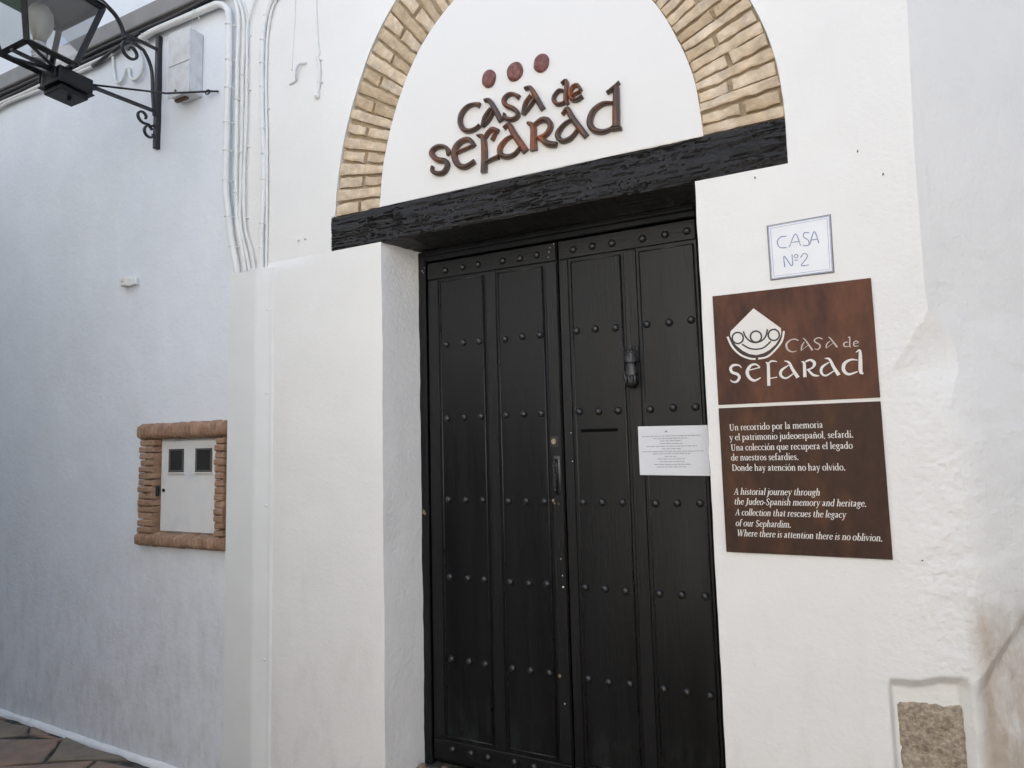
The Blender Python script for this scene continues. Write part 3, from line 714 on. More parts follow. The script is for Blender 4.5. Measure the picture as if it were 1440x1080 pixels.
# bricks of the arch: each a bevelled irregular block
def quad_brick(name, c4, y_front, y_back, material, parent, bev=0.006, jit=0.003, div=3, rough=0.0025):
    """c4: four (x, z) corners bottom-left, bottom-right, top-right, top-left"""
    bm = bmesh.new()
    cs = [Vector(c) + Vector((random.uniform(-jit, jit), random.uniform(-jit, jit))) for c in c4]
    cen = sum(cs, Vector((0, 0))) / 4
    def P(u, v, inset):
        p = (cs[0] * (1 - u) + cs[1] * u) * (1 - v) + (cs[3] * (1 - u) + cs[2] * u) * v
        return p
    seed = random.uniform(0, 50)
    nu, nv = div, 2
    uu = [0.0, 0.04] + [0.04 + 0.92 * k / nu for k in range(1, nu)] + [0.96, 1.0]
    vv = [0.0, 0.2, 0.8, 1.0]
    grid = []
    dxy = random.uniform(-0.002, 0.002)
    for v in vv:
        row = []
        for u in uu:
            p = P(u, v, 0)
            edge = (u in (0.0, 1.0)) or (v in (0.0, 1.0))
            wv = noise.noise(Vector((p.x * 24 + seed, p.y * 24, seed))) * 0.0075
            y = y_front + dxy + rough * noise.noise(Vector((p.x * 35, p.y * 35, seed)))
            if edge:
                y += bev
            row.append(bm.verts.new((p.x + (0.3 * wv if u in (0, 1) else 0), y, p.y + (wv if v in (0, 1) else 0))))
        grid.append(row)
    nU, nV = len(uu), len(vv)
    for j in range(nV - 1):
        for i in range(nU - 1):
            bm.faces.new((grid[j][i], grid[j][i + 1], grid[j + 1][i + 1], grid[j + 1][i]))
    per = grid[0] + [r[-1] for r in grid[1:]] + grid[-1][-2::-1] + [r[0] for r in grid[-2:0:-1]]
    back = [bm.verts.new((v.co.x, y_back, v.co.z)) for v in per]
    for k in range(len(per)):
        bm.faces.new((per[k], back[k], back[(k + 1) % len(per)], per[(k + 1) % len(per)]))
    o = mesh_obj(name, bm, material, parent)
    return o

for side, (to, ti, ncourse) in enumerate(((D_OL, D_IL, 26), (D_OR, D_IR, 31))):
    for k in range(ncourse):
        t0, t1 = k / ncourse, (k + 1) / ncourse
        g = 0.115 / ncourse
        gj = [random.uniform(0.7, 1.5) for _ in range(2)]
        o0, i0 = along(to, ti, t0 + g * gj[0])
        o1, i1 = along(to, ti, t1 - g * gj[1])
        splits = [(0.012, 0.99)] if k % 2 == (1 if side == 0 else 0) else None
        if splits is None:
            c = 0.52 + random.uniform(-0.07, 0.07)
            splits = [(0.012 + random.uniform(0, 0.02), c - 0.03), (c + 0.03, 0.99)]
        for (a, b) in splits:
            # bricks stick out a varying amount, thin joints between
            tilt = random.uniform(-0.002, 0.002)
            cc = [o0.lerp(i0, a), o0.lerp(i0, b), o1.lerp(i1, b), o1.lerp(i1, a)]
            if side == 1:
                cc = [o0.lerp(i0, b), o0.lerp(i0, a), o1.lerp(i1, a), o1.lerp(i1, b)]
            quad_brick('brick', cc, 0.006 + random.uniform(-0.004, 0.004), 0.045,
                       M['brick_tan'] if random.random() < 0.7 else M['brick_tan2'], house, bev=0.003, jit=0.0036, div=7)

# rounded corner at the right
def corner_y(x, z, Xe):
    y = y00 = relief(x, z)
    low = min(1.0, max(0.0, (2.00 - z) / 0.65))
    low = low * low * (3 - 2 * low)
    rough_amp = 0.0032 * (0.35 + 0.65 * min(1, max(0, (2.2 - z) / 0.5)))
    if x > Xe:
        d = x - Xe
        T = math.tan(R(41))
        y += d * T * (1 - low) + low * T * (d * d / 0.24 if d < 0.12 else d - 0.06)
    # chamfer below the corner edge
    zt = 1.95
    if z < zt:
        xs = 0.355 - min(1.0, (zt - z) / 0.19) * 0.118
        if x > xs:
            fq = min(1, max(0, (1.93 - z) / 0.36))
            fade = 1.0 - 0.93 * fq * fq * (3 - 2 * fq)
            cut = (x - xs) * 0.42 * fade
            k_ = max(0.0, min(1.0, 0.5 + 0.5 * (cut - (y - y00)) / 0.012))
            y = y00 + max(cut, y - y00)
    fl = min(1, max(0, (x - 0.2) / 0.12))
    lump = min(1, max(0, (1.98 - z) / 0.1)) * min(1, max(0, (z - 0.75) / 0.2))
    y += rough_amp * fl * fbm(x * 18, z * 18, 4) + (0.0006 + 0.0019 * lump * (1.0 if x < Xe else max(0.2, 1 - (x - Xe) / 0.08))) * fl * fbm(x * 62, z * 62, 9)
    return y

NX0, NX1, NZ1 = 0.158, 0.385, 0.725
def full_y(x, z):
    Xe = interp(EDGE, z)
    y = corner_y(x, z, Xe)
    if x > 0.40:
        zl = 0.735 + (x - 0.40) * 1.22 + 0.008 * fbm(x * 12, 2.0)
        if z < zl:
            t = min(1, (zl - z) / 0.05)
            y += 0.040 * t * min(1, (x - 0.40) / 0.05) * (1.0 - 0.7 * min(1, max(0, (zl - z - 0.05)) / 0.3))
        # worn dents low down
        y += 0.006 * max(0, fbm(x * 9, z * 9, 12))
    # recess round the bare stone
    zt = NZ1 + 0.012 * fbm(x * 7, 4.0) + (x - NX0) * 0.12
    if x > NX0 and z < zt:
        wx = min(1, (x - NX0) / 0.013)
        wz = min(1, (zt - z) / 0.036)
        we = 1.0 - min(1, max(0, (x - 0.36) / 0.035))
        y += 0.040 * wx * wz * we
    return y
bm = bmesh.new()
def xs_at(z):
    Xe = interp(EDGE, z)
    L = [0.10 + (0.36 - 0.10) * k / 20 for k in range(20)]
    L = [0.092 + (Xe - 0.092) * k / 46 for k in range(47)]
    L += [Xe + 0.006 * k for k in range(1, 27)]
    L += [Xe + 0.156 + 0.02 * k for k in range(1, 25)]
    L += [Xe + 0.70, Xe + 0.85, Xe + 1.0]
    return L
zs = [-0.45 + 0.05 * k for k in range(16)] + [0.35 + 0.0065 * k for k in range(285)]
zs += [zs[-1] + 0.04 * k for k in range(1, 36)]
zs += [zs[-1] + 0.15 * k for k in range(1, 12)]
prev = None
for z in zs:
    row = [bm.verts.new((x, full_y(x, z) + (0.0008 if k_ == 0 else 0), z)) for k_, x in enumerate(xs_at(z))]
    # side wall running back
    last = row[-1].co
    row.append(bm.verts.new((last.x, 6.0, z)))
    if prev:
        for i in range(len(row) - 1):
            bm.faces.new((prev[i], prev[i + 1], row[i + 1], row[i]))
    prev = row
corner = mesh_obj('corner_plaster', bm, M['plaster_corner'], house, smooth=True)
corner['label'] = 'rounded rough corner of the wall'
for p in corner.data.polygons:
    if p.center.z > 1.95 and False:
        p.use_smooth = False
# crisp arris where the flat wall stops
me = corner.data
bm = bmesh.new()
bm.from_mesh(me)
for e in bm.edges:
    a, b = e.verts
    if min(a.co.z, b.co.z) > 1.93 and abs(a.co.z - b.co.z) > 0.005:
        if abs(a.co.x - interp(EDGE, a.co.z)) < 0.0015 and abs(b.co.x - interp(EDGE, b.co.z)) < 0.0015:
            e.smooth = False
bm.to_mesh(me)
bm.free()

# bare stone block in the corner foot
bm = bmesh.new()
sx0, sx1, sz0, sz1 = 0.183, 0.372, -0.3, 0.640
nx, nz = 22, 90
rows = []
for j in range(nz + 1):
    row = []
    for i in range(nx + 1):
        x = sx0 + (sx1 - sx0) * i / nx
        z = sz0 + (sz1 - sz0) * j / nz
        if i in (0, nx):
            x += 0.004 * fbm(i, z * 9, 2)
        if j == nz:
            z += 0.006 * fbm(x * 12, 3) - (0.012 if i in (0, nx) else 0) + (x - sx0) * 0.05
        e = 0.012 if (i in (0, nx) or j in (0, nz)) else 0
        y = 0.027 + e + 0.010 * fbm(x * 16, z * 16, 7) + 0.006 * fbm(x * 45, z * 45, 3)
        row.append(bm.verts.new((x, y, z)))
    rows.append(row)
for j in range(nz):
    for i in range(nx):
        bm.faces.new((rows[j][i], rows[j][i + 1], rows[j + 1][i + 1], rows[j + 1][i]))
per = rows[0] + [r[-1] for r in rows[1:]] + rows[-1][-2::-1] + [r[0] for r in rows[-2:0:-1]]
back = [bm.verts.new((v.co.x, 0.08, v.co.z)) for v in per]
for k in range(len(per)):
    bm.faces.new((per[k], back[k], back[(k + 1) % len(per)], per[(k + 1) % len(per)]))
bm.faces.new(back)
mesh_obj('stone_block', bm, M['stone_raw'], house, smooth=True)['label'] = 'bare pitted stone block at the corner foot'

# house mass behind
bm = bmesh.new()
box(bm, -2.96, 0.10, 0.6, 6.0, -0.5, 5.3)
box(bm, LX, 0.10, 0.07, 0.6, 4.15, 5.3)
mesh_obj('house_body', bm, M['plaster'], house)
# lintel beam
bm = bmesh.new()
nx, nzz, nyy = 520, 44, 16
def beam_noise(x, z, s):
    zw = z + 0.012 * fbm(x * 2.5, z * 4, s + 8) + 0.004 * fbm(x * 11, z * 12, s + 1)
    g = fbm(x * 0.8, zw * 42, s) * 0.45 + fbm(x * 2.5, zw * 110, s + 4) * 0.4
    return g
rows = []
prof = []
for j in range(nzz + 1):                       # front, bottom to top
    prof.append(('f', j / nzz))
ring = []
for i in range(nx + 1):
    x = BXL + (BXR - BXL) * i / nx
    col = []
    zb = ZO + 0.006 * fbm(x * 3.0, 1.0, 6) + 0.004 * fbm(x * 12, 1, 2)
    zt = ZB + 0.003 * fbm(x * 3, 5.0, 6) + 0.002 * fbm(x * 14, 3, 2)
    for k in range(nyy + 1):                   # underside, back to front
        y = 0.30 - (0.30 - 0.004) * k / nyy
        col.append((x, y, zb + 0.003 * fbm(x * 2, y * 30, 9)))
    for j in range(1, nzz):
        z = zb + (zt - zb) * j / nzz
        v = beam_noise(x, z, 2.0)
        ck = fbm(x * 0.9, z * 17, 31.0)
        ck2 = fbm(x * 2.2, z * 40, 37.0)
        v -= 2.2 * max(0, 1 - abs(ck - 0.05) / 0.035) + 1.1 * max(0, 1 - abs(ck2) / 0.05)
        v += 0.25 * fbm(x * 60, z * 50, 3)
        kn = math.exp(-((x + 1.45) ** 2 + (z - 2.63) ** 2 * 3) / 0.004) * 0.01
        col.append((x, -0.002 - 0.004 * v - kn + 0.004 * min(1, max(0, (-v - 0.18) / 0.1)) + 0.004 * (1 if j in (1, nzz - 1) else 0), z))
    col.append((x, 0.008, zt))
    col.append((x, 0.30, zt))
    ring.append([bm.verts.new(c) for c in col])
for a, b in zip(ring, ring[1:]):
    for k in range(len(a) - 1):
        bm.faces.new((a[k], a[k + 1], b[k + 1], b[k]))
bm.faces.new(ring[0])
bm.faces.new(ring[-1])
mesh_obj('lintel_beam', bm, M['beam'], house, smooth=False)
# small nails in the plaster
for (x, z) in ((0.189, 2.561), (0.262, 2.46), (-2.42, 2.66), (-0.16, 2.545 - 0.01), (0.285, 0.62 + 0.5)):
    bm = bmesh.new()
    tube(bm, [(x, 0.0, z), (x, -0.012, z + 0.002)], 0.0022, 6)
    mesh_obj('nail', bm, M['rust'], house)

# ------------------------------------------------------------------ door
door = thing('double_door', 'black studded wooden double door under the beam, with knocker and paper notice', 'door')
DY = 0.24
# backing board and frame
boxobj('backing_board', (-1.86, -0.38, DY + 0.03, DY + 0.06, -0.05, 2.56), M['black_wood'], door)
def plank(name, x0, x1, z0, z1, yf, material, parent, bev=0.003, thick=0.028):
    bm = bmesh.new()
    box(bm, x0, x1, yf, yf + thick, z0, z1, bev=bev)
    return mesh_obj(name, bm, material, parent)
fr_ = mesh_obj('door_frame', (lambda b: (box(b, -1.875, -1.815, DY - 0.012, DY + 0.03, -0.05, 2.56, bev=0.004),
    box(b, -0.425, -0.375, DY - 0.004, DY + 0.03, -0.05, 2.56, bev=0.004),
    box(b, -1.815, -0.425, DY - 0.016, DY + 0.03, 2.505, 2.565, bev=0.004),
    box(b, -1.80, -0.43, DY - 0.030, DY - 0.0165, 2.53, 2.55, bev=0.004), b)[-1])(bmesh.new()), M['black_wood'], door)
leafL = plank('door_leaf', -1.812, -1.078, 0.005, 2.502, DY + 0.006, M['black_wood'], door)
leafL['label'] = 'left door leaf with lock and pull handle'
leafR = plank('door_leaf', -1.072, -0.428, 0.005, 2.502, DY + 0.006, M['black_wood'], door)
leafR['label'] = 'right door leaf with letter slot and hand knocker'
PAN = [(-1.732, -1.477, leafL), (-1.396, -1.152, leafL), (-1.010, -0.767, leafR), (-0.685, -0.440, leafR)]
for (a, b, lf) in PAN:
    plank('panel', a, b, 0.125, 2.392, DY - 0.003, M['black_wood'], lf, bev=0.0035, thick=0.02)
    # thin bead mouldings framing each panel
    bm = bmesh.new()
    for x in (a + 0.004, b - 0.004):
        tube(bm, [(x, DY - 0.003, 0.130), (x, DY - 0.003, 2.388)], 0.0032, 8)
    for z in (0.130, 2.388):
        tube(bm, [(a + 0.004, DY - 0.003, z), (b - 0.004, DY - 0.003, z)], 0.0032, 8)
    mesh_obj('moulding', bm, M['black_metal'], lf, smooth=True)
ST = [(-1.806, -1.744, leafL), (-1.465, -1.408, leafL), (-1.140, -1.082, leafL), (-1.069, -1.024, leafR), (-0.755, -0.697, leafR)]
for (a, b, lf) in ST:
    plank('stile', a, b, 0.11, 2.405, DY - 0.001, M['black_wood2'], lf, bev=0.003, thick=0.02)
for (a, b, lf) in ((-1.808, -1.082, leafL), (-1.069, -0.430, leafR)):
    plank('rail', a, b, 2.409, 2.498, DY - 0.002, M['black_rail'], lf, bev=0.003, thick=0.02)
    plank('rail', a, b, 0.008, 0.106, DY - 0.002, M['black_rail'], lf, bev=0.003, thick=0.02)
# studs: domed heads
def stud_mesh():
    bm = bmesh.new()
    seg = 12
    prof = [(0.0175, 0.0), (0.0175, -0.003), (0.0155, -0.0075), (0.0115, -0.0115), (0.006, -0.0140)]
    rings = [[bm.verts.new((r * math.cos(2 * math.pi * k / seg), y, r * math.sin(2 * math.pi * k / seg))) for k in range(seg)] for r, y in prof]
    for a, b in zip(rings, rings[1:]):
        for k in range(seg):
            bm.faces.new((a[k], a[(k + 1) % seg], b[(k + 1) % seg], b[k]))
    c = bm.verts.new((0, -0.0150, 0))
    for k in range(seg):
        bm.faces.new((rings[-1][k], rings[-1][(k + 1) % seg], c))
    return bm
SX = [(-1.697, -1.597, -1.505, leafL), (-1.364, -1.270, -1.178, leafL), (-0.990, -0.898, -0.804, leafR), (-0.659, -0.563, -0.469, leafR)]
SZ = [2.447, 2.056, 1.680, 1.272, 0.890, 0.495, 0.072]
first = None
for xs in SX:
    for x in xs[:3]:
        for z in SZ:
            y = DY - 0.003
            p = (x + random.uniform(-0.003, 0.003), y, z + random.uniform(-0.003, 0.003))
            if first is None:
                first = mesh_obj('stud', stud_mesh(), M['black_metal'], xs[3], smooth=True, loc=p)
                src = first
            else:
                src = share(first, xs[3], p)
            src.rotation_euler = (random.uniform(-0.06, 0.06), random.uniform(0, 3), random.uniform(-0.06, 0.06))
# letter slot
bm = bmesh.new()
box(bm, -0.985, -0.812, DY - 0.0045, DY - 0.002, 1.586, 1.600, bev=0.001)
mesh_obj('letter_slot', bm, M['sign_line'], leafR).data.materials[0] = mat('slot black', (0.002, 0.002, 0.002), 0.9, spec=0.1)
# lock, handle
lk = boxobj('lock_plate', (-1.138, -1.098, DY - 0.004, DY - 0.001, 1.522, 1.574), M['black_metal'], leafL, bev=0.0012)
bm = bmesh.new()
tube(bm, [(-1.118, DY - 0.003, 1.548), (-1.118, DY - 0.013, 1.548)], 0.0125, 14)
tube(bm, [(-1.118, DY - 0.013, 1.548), (-1.118, DY - 0.0145, 1.548)], [0.009, 0.0075], 14)
mesh_obj('lock_cylinder', bm, M['brass'], leafL, smooth=False)
bm = bmesh.new()
box(bm, -1.128, -1.092, DY - 0.004, DY - 0.001, 1.292, 1.482, bev=0.0015)
tube(bm, [(-1.110, DY - 0.002, 1.462), (-1.110, DY - 0.030, 1.455), (-1.110, DY - 0.034, 1.44)], 0.006, 8)
tube(bm, [(-1.110, DY - 0.002, 1.312), (-1.110, DY - 0.030, 1.318), (-1.110, DY - 0.034, 1.335)], 0.006, 8)
pts, rad = [], []
for k in range(61):
    z = 1.44 - 0.105 * k / 60
    a = k / 60 * math.pi * 9
    pts.append((-1.110 + 0.0035 * math.cos(a), DY - 0.034 + 0.0035 * math.sin(a), z))
    rad.append(0.0055)
tube(bm, pts, rad, 7)
pts = [(-1.110 - (p[0] + 1.110), 2 * (DY - 0.034) - p[1], p[2]) for p in pts]
tube(bm, pts, rad, 7)
mesh_obj('pull_handle', bm, M['black_metal'], leafL, smooth=True)
# worn chips where paint is off
for (x, z, s, mm) in ((-1.134, 1.275, 0.008, 'brass'), (-1.128, 1.262, 0.005, 'brass'), (-1.108, 1.26, 0.006, 'rust'), (-1.128, 0.487, 0.009, 'brass'), (-1.842, 1.205, 0.012, 'brass'), (-1.835, 1.200, 0.007, 'brass'),
                  (-1.105, 1.01, 0.003, 'sign_white'), (-1.100, 0.935, 0.004, 'sign_white'), (-1.098, 0.885, 0.005, 'sign_white'), (-1.108, 0.37, 0.004, 'sign_white'),
                  (-1.12, 2.43, 0.003, 'sign_white'), (-1.116, 2.455, 0.003, 'sign_white'), (-1.11, 2.475, 0.0025, 'sign_white'), (-1.09, 2.49, 0.003, 'sign_white'),
                  (-1.833, 2.46, 0.003, 'sign_white'), (-1.826, 2.45, 0.0025, 'sign_white'), (-1.82, 2.475, 0.002, 'sign_white'), (-1.032, 1.455, 0.003, 'sign_white'), (-1.035, 1.585, 0.0025, 'sign_white')):
    bm = bmesh.new()
    n = 7
    yb = DY - 0.0135 if x < -1.815 else DY - 0.0025
    c = [bm.verts.new((x + s * random.uniform(0.5, 1) * math.cos(k * 2 * math.pi / n), yb, z + 1.3 * s * random.uniform(0.5, 1) * math.sin(k * 2 * math.pi / n))) for k in range(n)]
    d = [bm.verts.new((v.co.x, yb + 0.003, v.co.z)) for v in c]
    bm.faces.new(c)
    for k in range(n):
        bm.faces.new((c[k], c[(k + 1) % n], d[(k + 1) % n], d[k]))
    mesh_obj('worn_patch', bm, M[mm], fr_ if x < -1.815 else (leafL if x < -1.075 else leafR))

# hand knocker: cuff, back of hand, four fingers and thumb closed over a ball
kx, ky = -0.7305, DY
bm = bmesh.new()
box(bm, kx - 0.030, kx + 0.030, ky - 0.010, ky - 0.0005, 1.892, 1.962, bev=0.003)
rings = []
for (z, rx, ry, cy) in ((1.958, 0.020, 0.014, -0.022), (1.935, 0.026, 0.018, -0.026), (1.905, 0.029, 0.020, -0.028), (1.890, 0.030, 0.021, -0.029)):
    rings.append([bm.verts.new((kx - 0.003 + rx * math.cos(a * math.pi / 8), ky + cy + ry * math.sin(a * math.pi / 8), z + (0.003 if a % 2 else -0.003))) for a in range(16)])
for a, b in zip(rings, rings[1:]):
    for k in range(16):
        bm.faces.new((a[k], a[(k + 1) % 16], b[(k + 1) % 16], b[k]))
bm.faces.new(rings[0])
bm.faces.new(rings[-1][::-1])
for k in range(60):      # lacework bumps on the cuff
    a = random.uniform(math.pi, 2 * math.pi)
    z = random.uniform(1.895, 1.955)
    rr = 0.027
    bmesh.ops.create_icosphere(bm, subdivisions=1, radius=0.003, matrix=Matrix.Translation((kx - 0.003 + rr * math.cos(a), ky - 0.027 + 0.019 * math.sin(a), z)))
mesh_obj('knocker_cuff', bm, M['black_metal'], leafR, smooth=False)
bm = bmesh.new()
rings = []
HN = [(1.895, 0.021, 0.014, -0.032), (1.870, 0.0205, 0.0135, -0.036), (1.850, 0.025, 0.0135, -0.040), (1.832, 0.0285, 0.0125, -0.043), (1.820, 0.028, 0.010, -0.044)]
for (z, rx, ry, cy) in HN:
    rings.append([bm.verts.new((kx + rx * math.cos(a * math.pi / 8), ky + cy + ry * math.sin(a * math.pi / 8), z)) for a in range(16)])
for a, b in zip(rings, rings[1:]):
    for k in range(16):
        bm.faces.new((a[k], a[(k + 1) % 16], b[(k + 1) % 16], b[k]))
bm.faces.new(rings[0])
bm.faces.new(rings[-1][::-1])
for q, (fx, ln) in enumerate(((-0.0205, 0.90), (-0.0068, 1.05), (0.0068, 1.0), (0.0195, 0.84))):
    zc = 1.806
    tube(bm, [(kx + fx, ky - 0.046, 1.835), (kx + fx, ky - 0.053, 1.820), (kx + fx, ky - 0.053, zc - 0.004 * ln), (kx + fx * 0.95, ky - 0.046, zc - 0.021 * ln), (kx + fx * 0.9, ky - 0.034, zc - 0.026 * ln)],
         [0.0068, 0.0074, 0.0068, 0.0062, 0.0048], 8)
tube(bm, [(kx - 0.022, ky - 0.034, 1.852), (kx - 0.031, ky - 0.034, 1.832), (kx - 0.030, ky - 0.036, 1.812), (kx - 0.024, ky - 0.036, 1.797)], [0.008, 0.0075, 0.0065, 0.005], 8)
mesh_obj('knocker_hand', bm, M['black_metal'], leafR, smooth=True)
bm = bmesh.new()
bmesh.ops.create_uvsphere(bm, u_segments=18, v_segments=12, radius=0.0285, matrix=Matrix.Translation((kx, ky - 0.030, 1.803)))
mesh_obj('knocker_ball', bm, M['black_metal'], leafR, smooth=True)

# doorstep with pebbles
step = thing('doorstep', 'pebbled stone doorstep at the foot of the black double door', 'doorstep')
bm = bmesh.new()
box(bm, -1.91, -0.39, 0.03, 0.30, -0.45, -0.018, bev=0.008)
mesh_obj('step_stone', bm, M['earth'], step)
for k in range(120):
    x = random.uniform(-1.84, -0.5)
    y = random.uniform(0.05, 0.21)
    bm = bmesh.new()
    r = random.uniform(0.013, 0.024)
    bmesh.ops.create_icosphere(bm, subdivisions=2, radius=1.0, matrix=Matrix.Translation((x, y, -0.008)) @ Matrix.Rotation(random.uniform(0, 3), 4, 'Z') @ Matrix.Diagonal((r * 1.4, r, r * 0.9, 1)))
    mesh_obj('pebble', bm, M['pebble'], step, smooth=True)

# ------------------------------------------------------------------ wooden letters and discs over the door
ws = thing('wall_lettering', 'carved brown wooden letters CASA de SEFARAD with three dark red discs above the door', 'sign')
for name, strokes in WALL_LETTERS.items():
    bm = bmesh.new()
    for q, s in enumerate(strokes):
        stroke(bm, s, 0.003, -0.014 - 0.0007 * q, -0.0215 - 0.0009 * q, 5, 1.0)
    mesh_obj('letter', bm, M['letter_wood'], ws)
for (x, z, rx, rz) in DOTS:
    bm = bmesh.new()
    seg = 20
    prof = [(1.0, 0.003), (1.0, -0.004), (0.9, -0.010), (0.65, -0.014), (0.3, -0.0158)]
    sd_ = random.uniform(0, 9)
    rings = [[bm.verts.new((x + rx * r * (1 + 0.03 * noise.noise(Vector((math.cos(a_) * 2 + sd_, math.sin(a_) * 2, 0)))) * math.cos(a_ := 2 * math.pi * k / seg) if False else
              x + rx * r * math.cos(2 * math.pi * k / seg) * (1 + 0.04 * math.sin(k * 1.3 + sd_)), y, z + rz * r * math.sin(2 * math.pi * k / seg))) for k in range(seg)] for r, y in prof]
    for a, b in zip(rings, rings[1:]):
        for k in range(seg):
            bm.faces.new((a[k], a[(k + 1) % seg], b[(k + 1) % seg], b[k]))
    bm.faces.new(rings[-1])
    mesh_obj('disc', bm, M['disc_red'], ws, smooth=True)

# ------------------------------------------------------------------ information board
ib = thing('information_board', 'tall rust brown metal board with white emblem and two paragraphs, right of the door', 'sign')
SXL, SXR, SZT, SZB, SZM = -0.341, 0.200, 2.095, 1.119, 1.665
YB = -0.007
up = boxobj('upper_plate', (SXL, SXR, YB, -0.0025, SZM + 0.0065, SZT), M['corten'], ib, bev=0.0012)
lo = boxobj('lower_plate', (SXL, SXR, YB, -0.0025, SZB, SZM - 0.0065), M['corten_dark'], ib, bev=0.0012)
boxobj('divider_strip', (SXL + 0.001, SXR - 0.001, YB + 0.003, 0.001, SZM - 0.0066, SZM + 0.0066), M['sign_white'], ib)
for name, strokes in SIGN_LETTERS.items():
    thin = name in ('c.001', 'a.002', 's.001', 'a.003', 'd.001', 'e.001')
    bm = bmesh.new()
    for q, s in enumerate(strokes):
        stroke(bm, s, YB + 0.0005, YB - 0.0005 - 0.00012 * q, YB - 0.0007 - 0.00012 * q, 6, 0.95)
    mesh_obj('letter', bm, M['sign_pink'] if thin else M['sign_white'], up)
bm = bmesh.new()
f1 = [bm.verts.new((x, YB - 0.0006, z)) for x, z in EMBLEM_FAN]
bm.faces.new(f1)
bmesh.ops.triangulate(bm, faces=bm.faces[:])
for s in EMBLEM_WHITE:
    stroke(bm, s, YB + 0.0005, YB - 0.0006, YB - 0.0008, 5)
em = mesh_obj('emblem', bm, M['sign_white'], up)
bm = bmesh.new()
for q, s in enumerate(EMBLEM_DARK):
    stroke(bm, s, YB - 0.0004, YB - 0.0011 - 0.0001 * q, YB - 0.0013 - 0.0001 * q, 4, 0.85)
mesh_obj('emblem_line', bm, M['sign_line'], up)

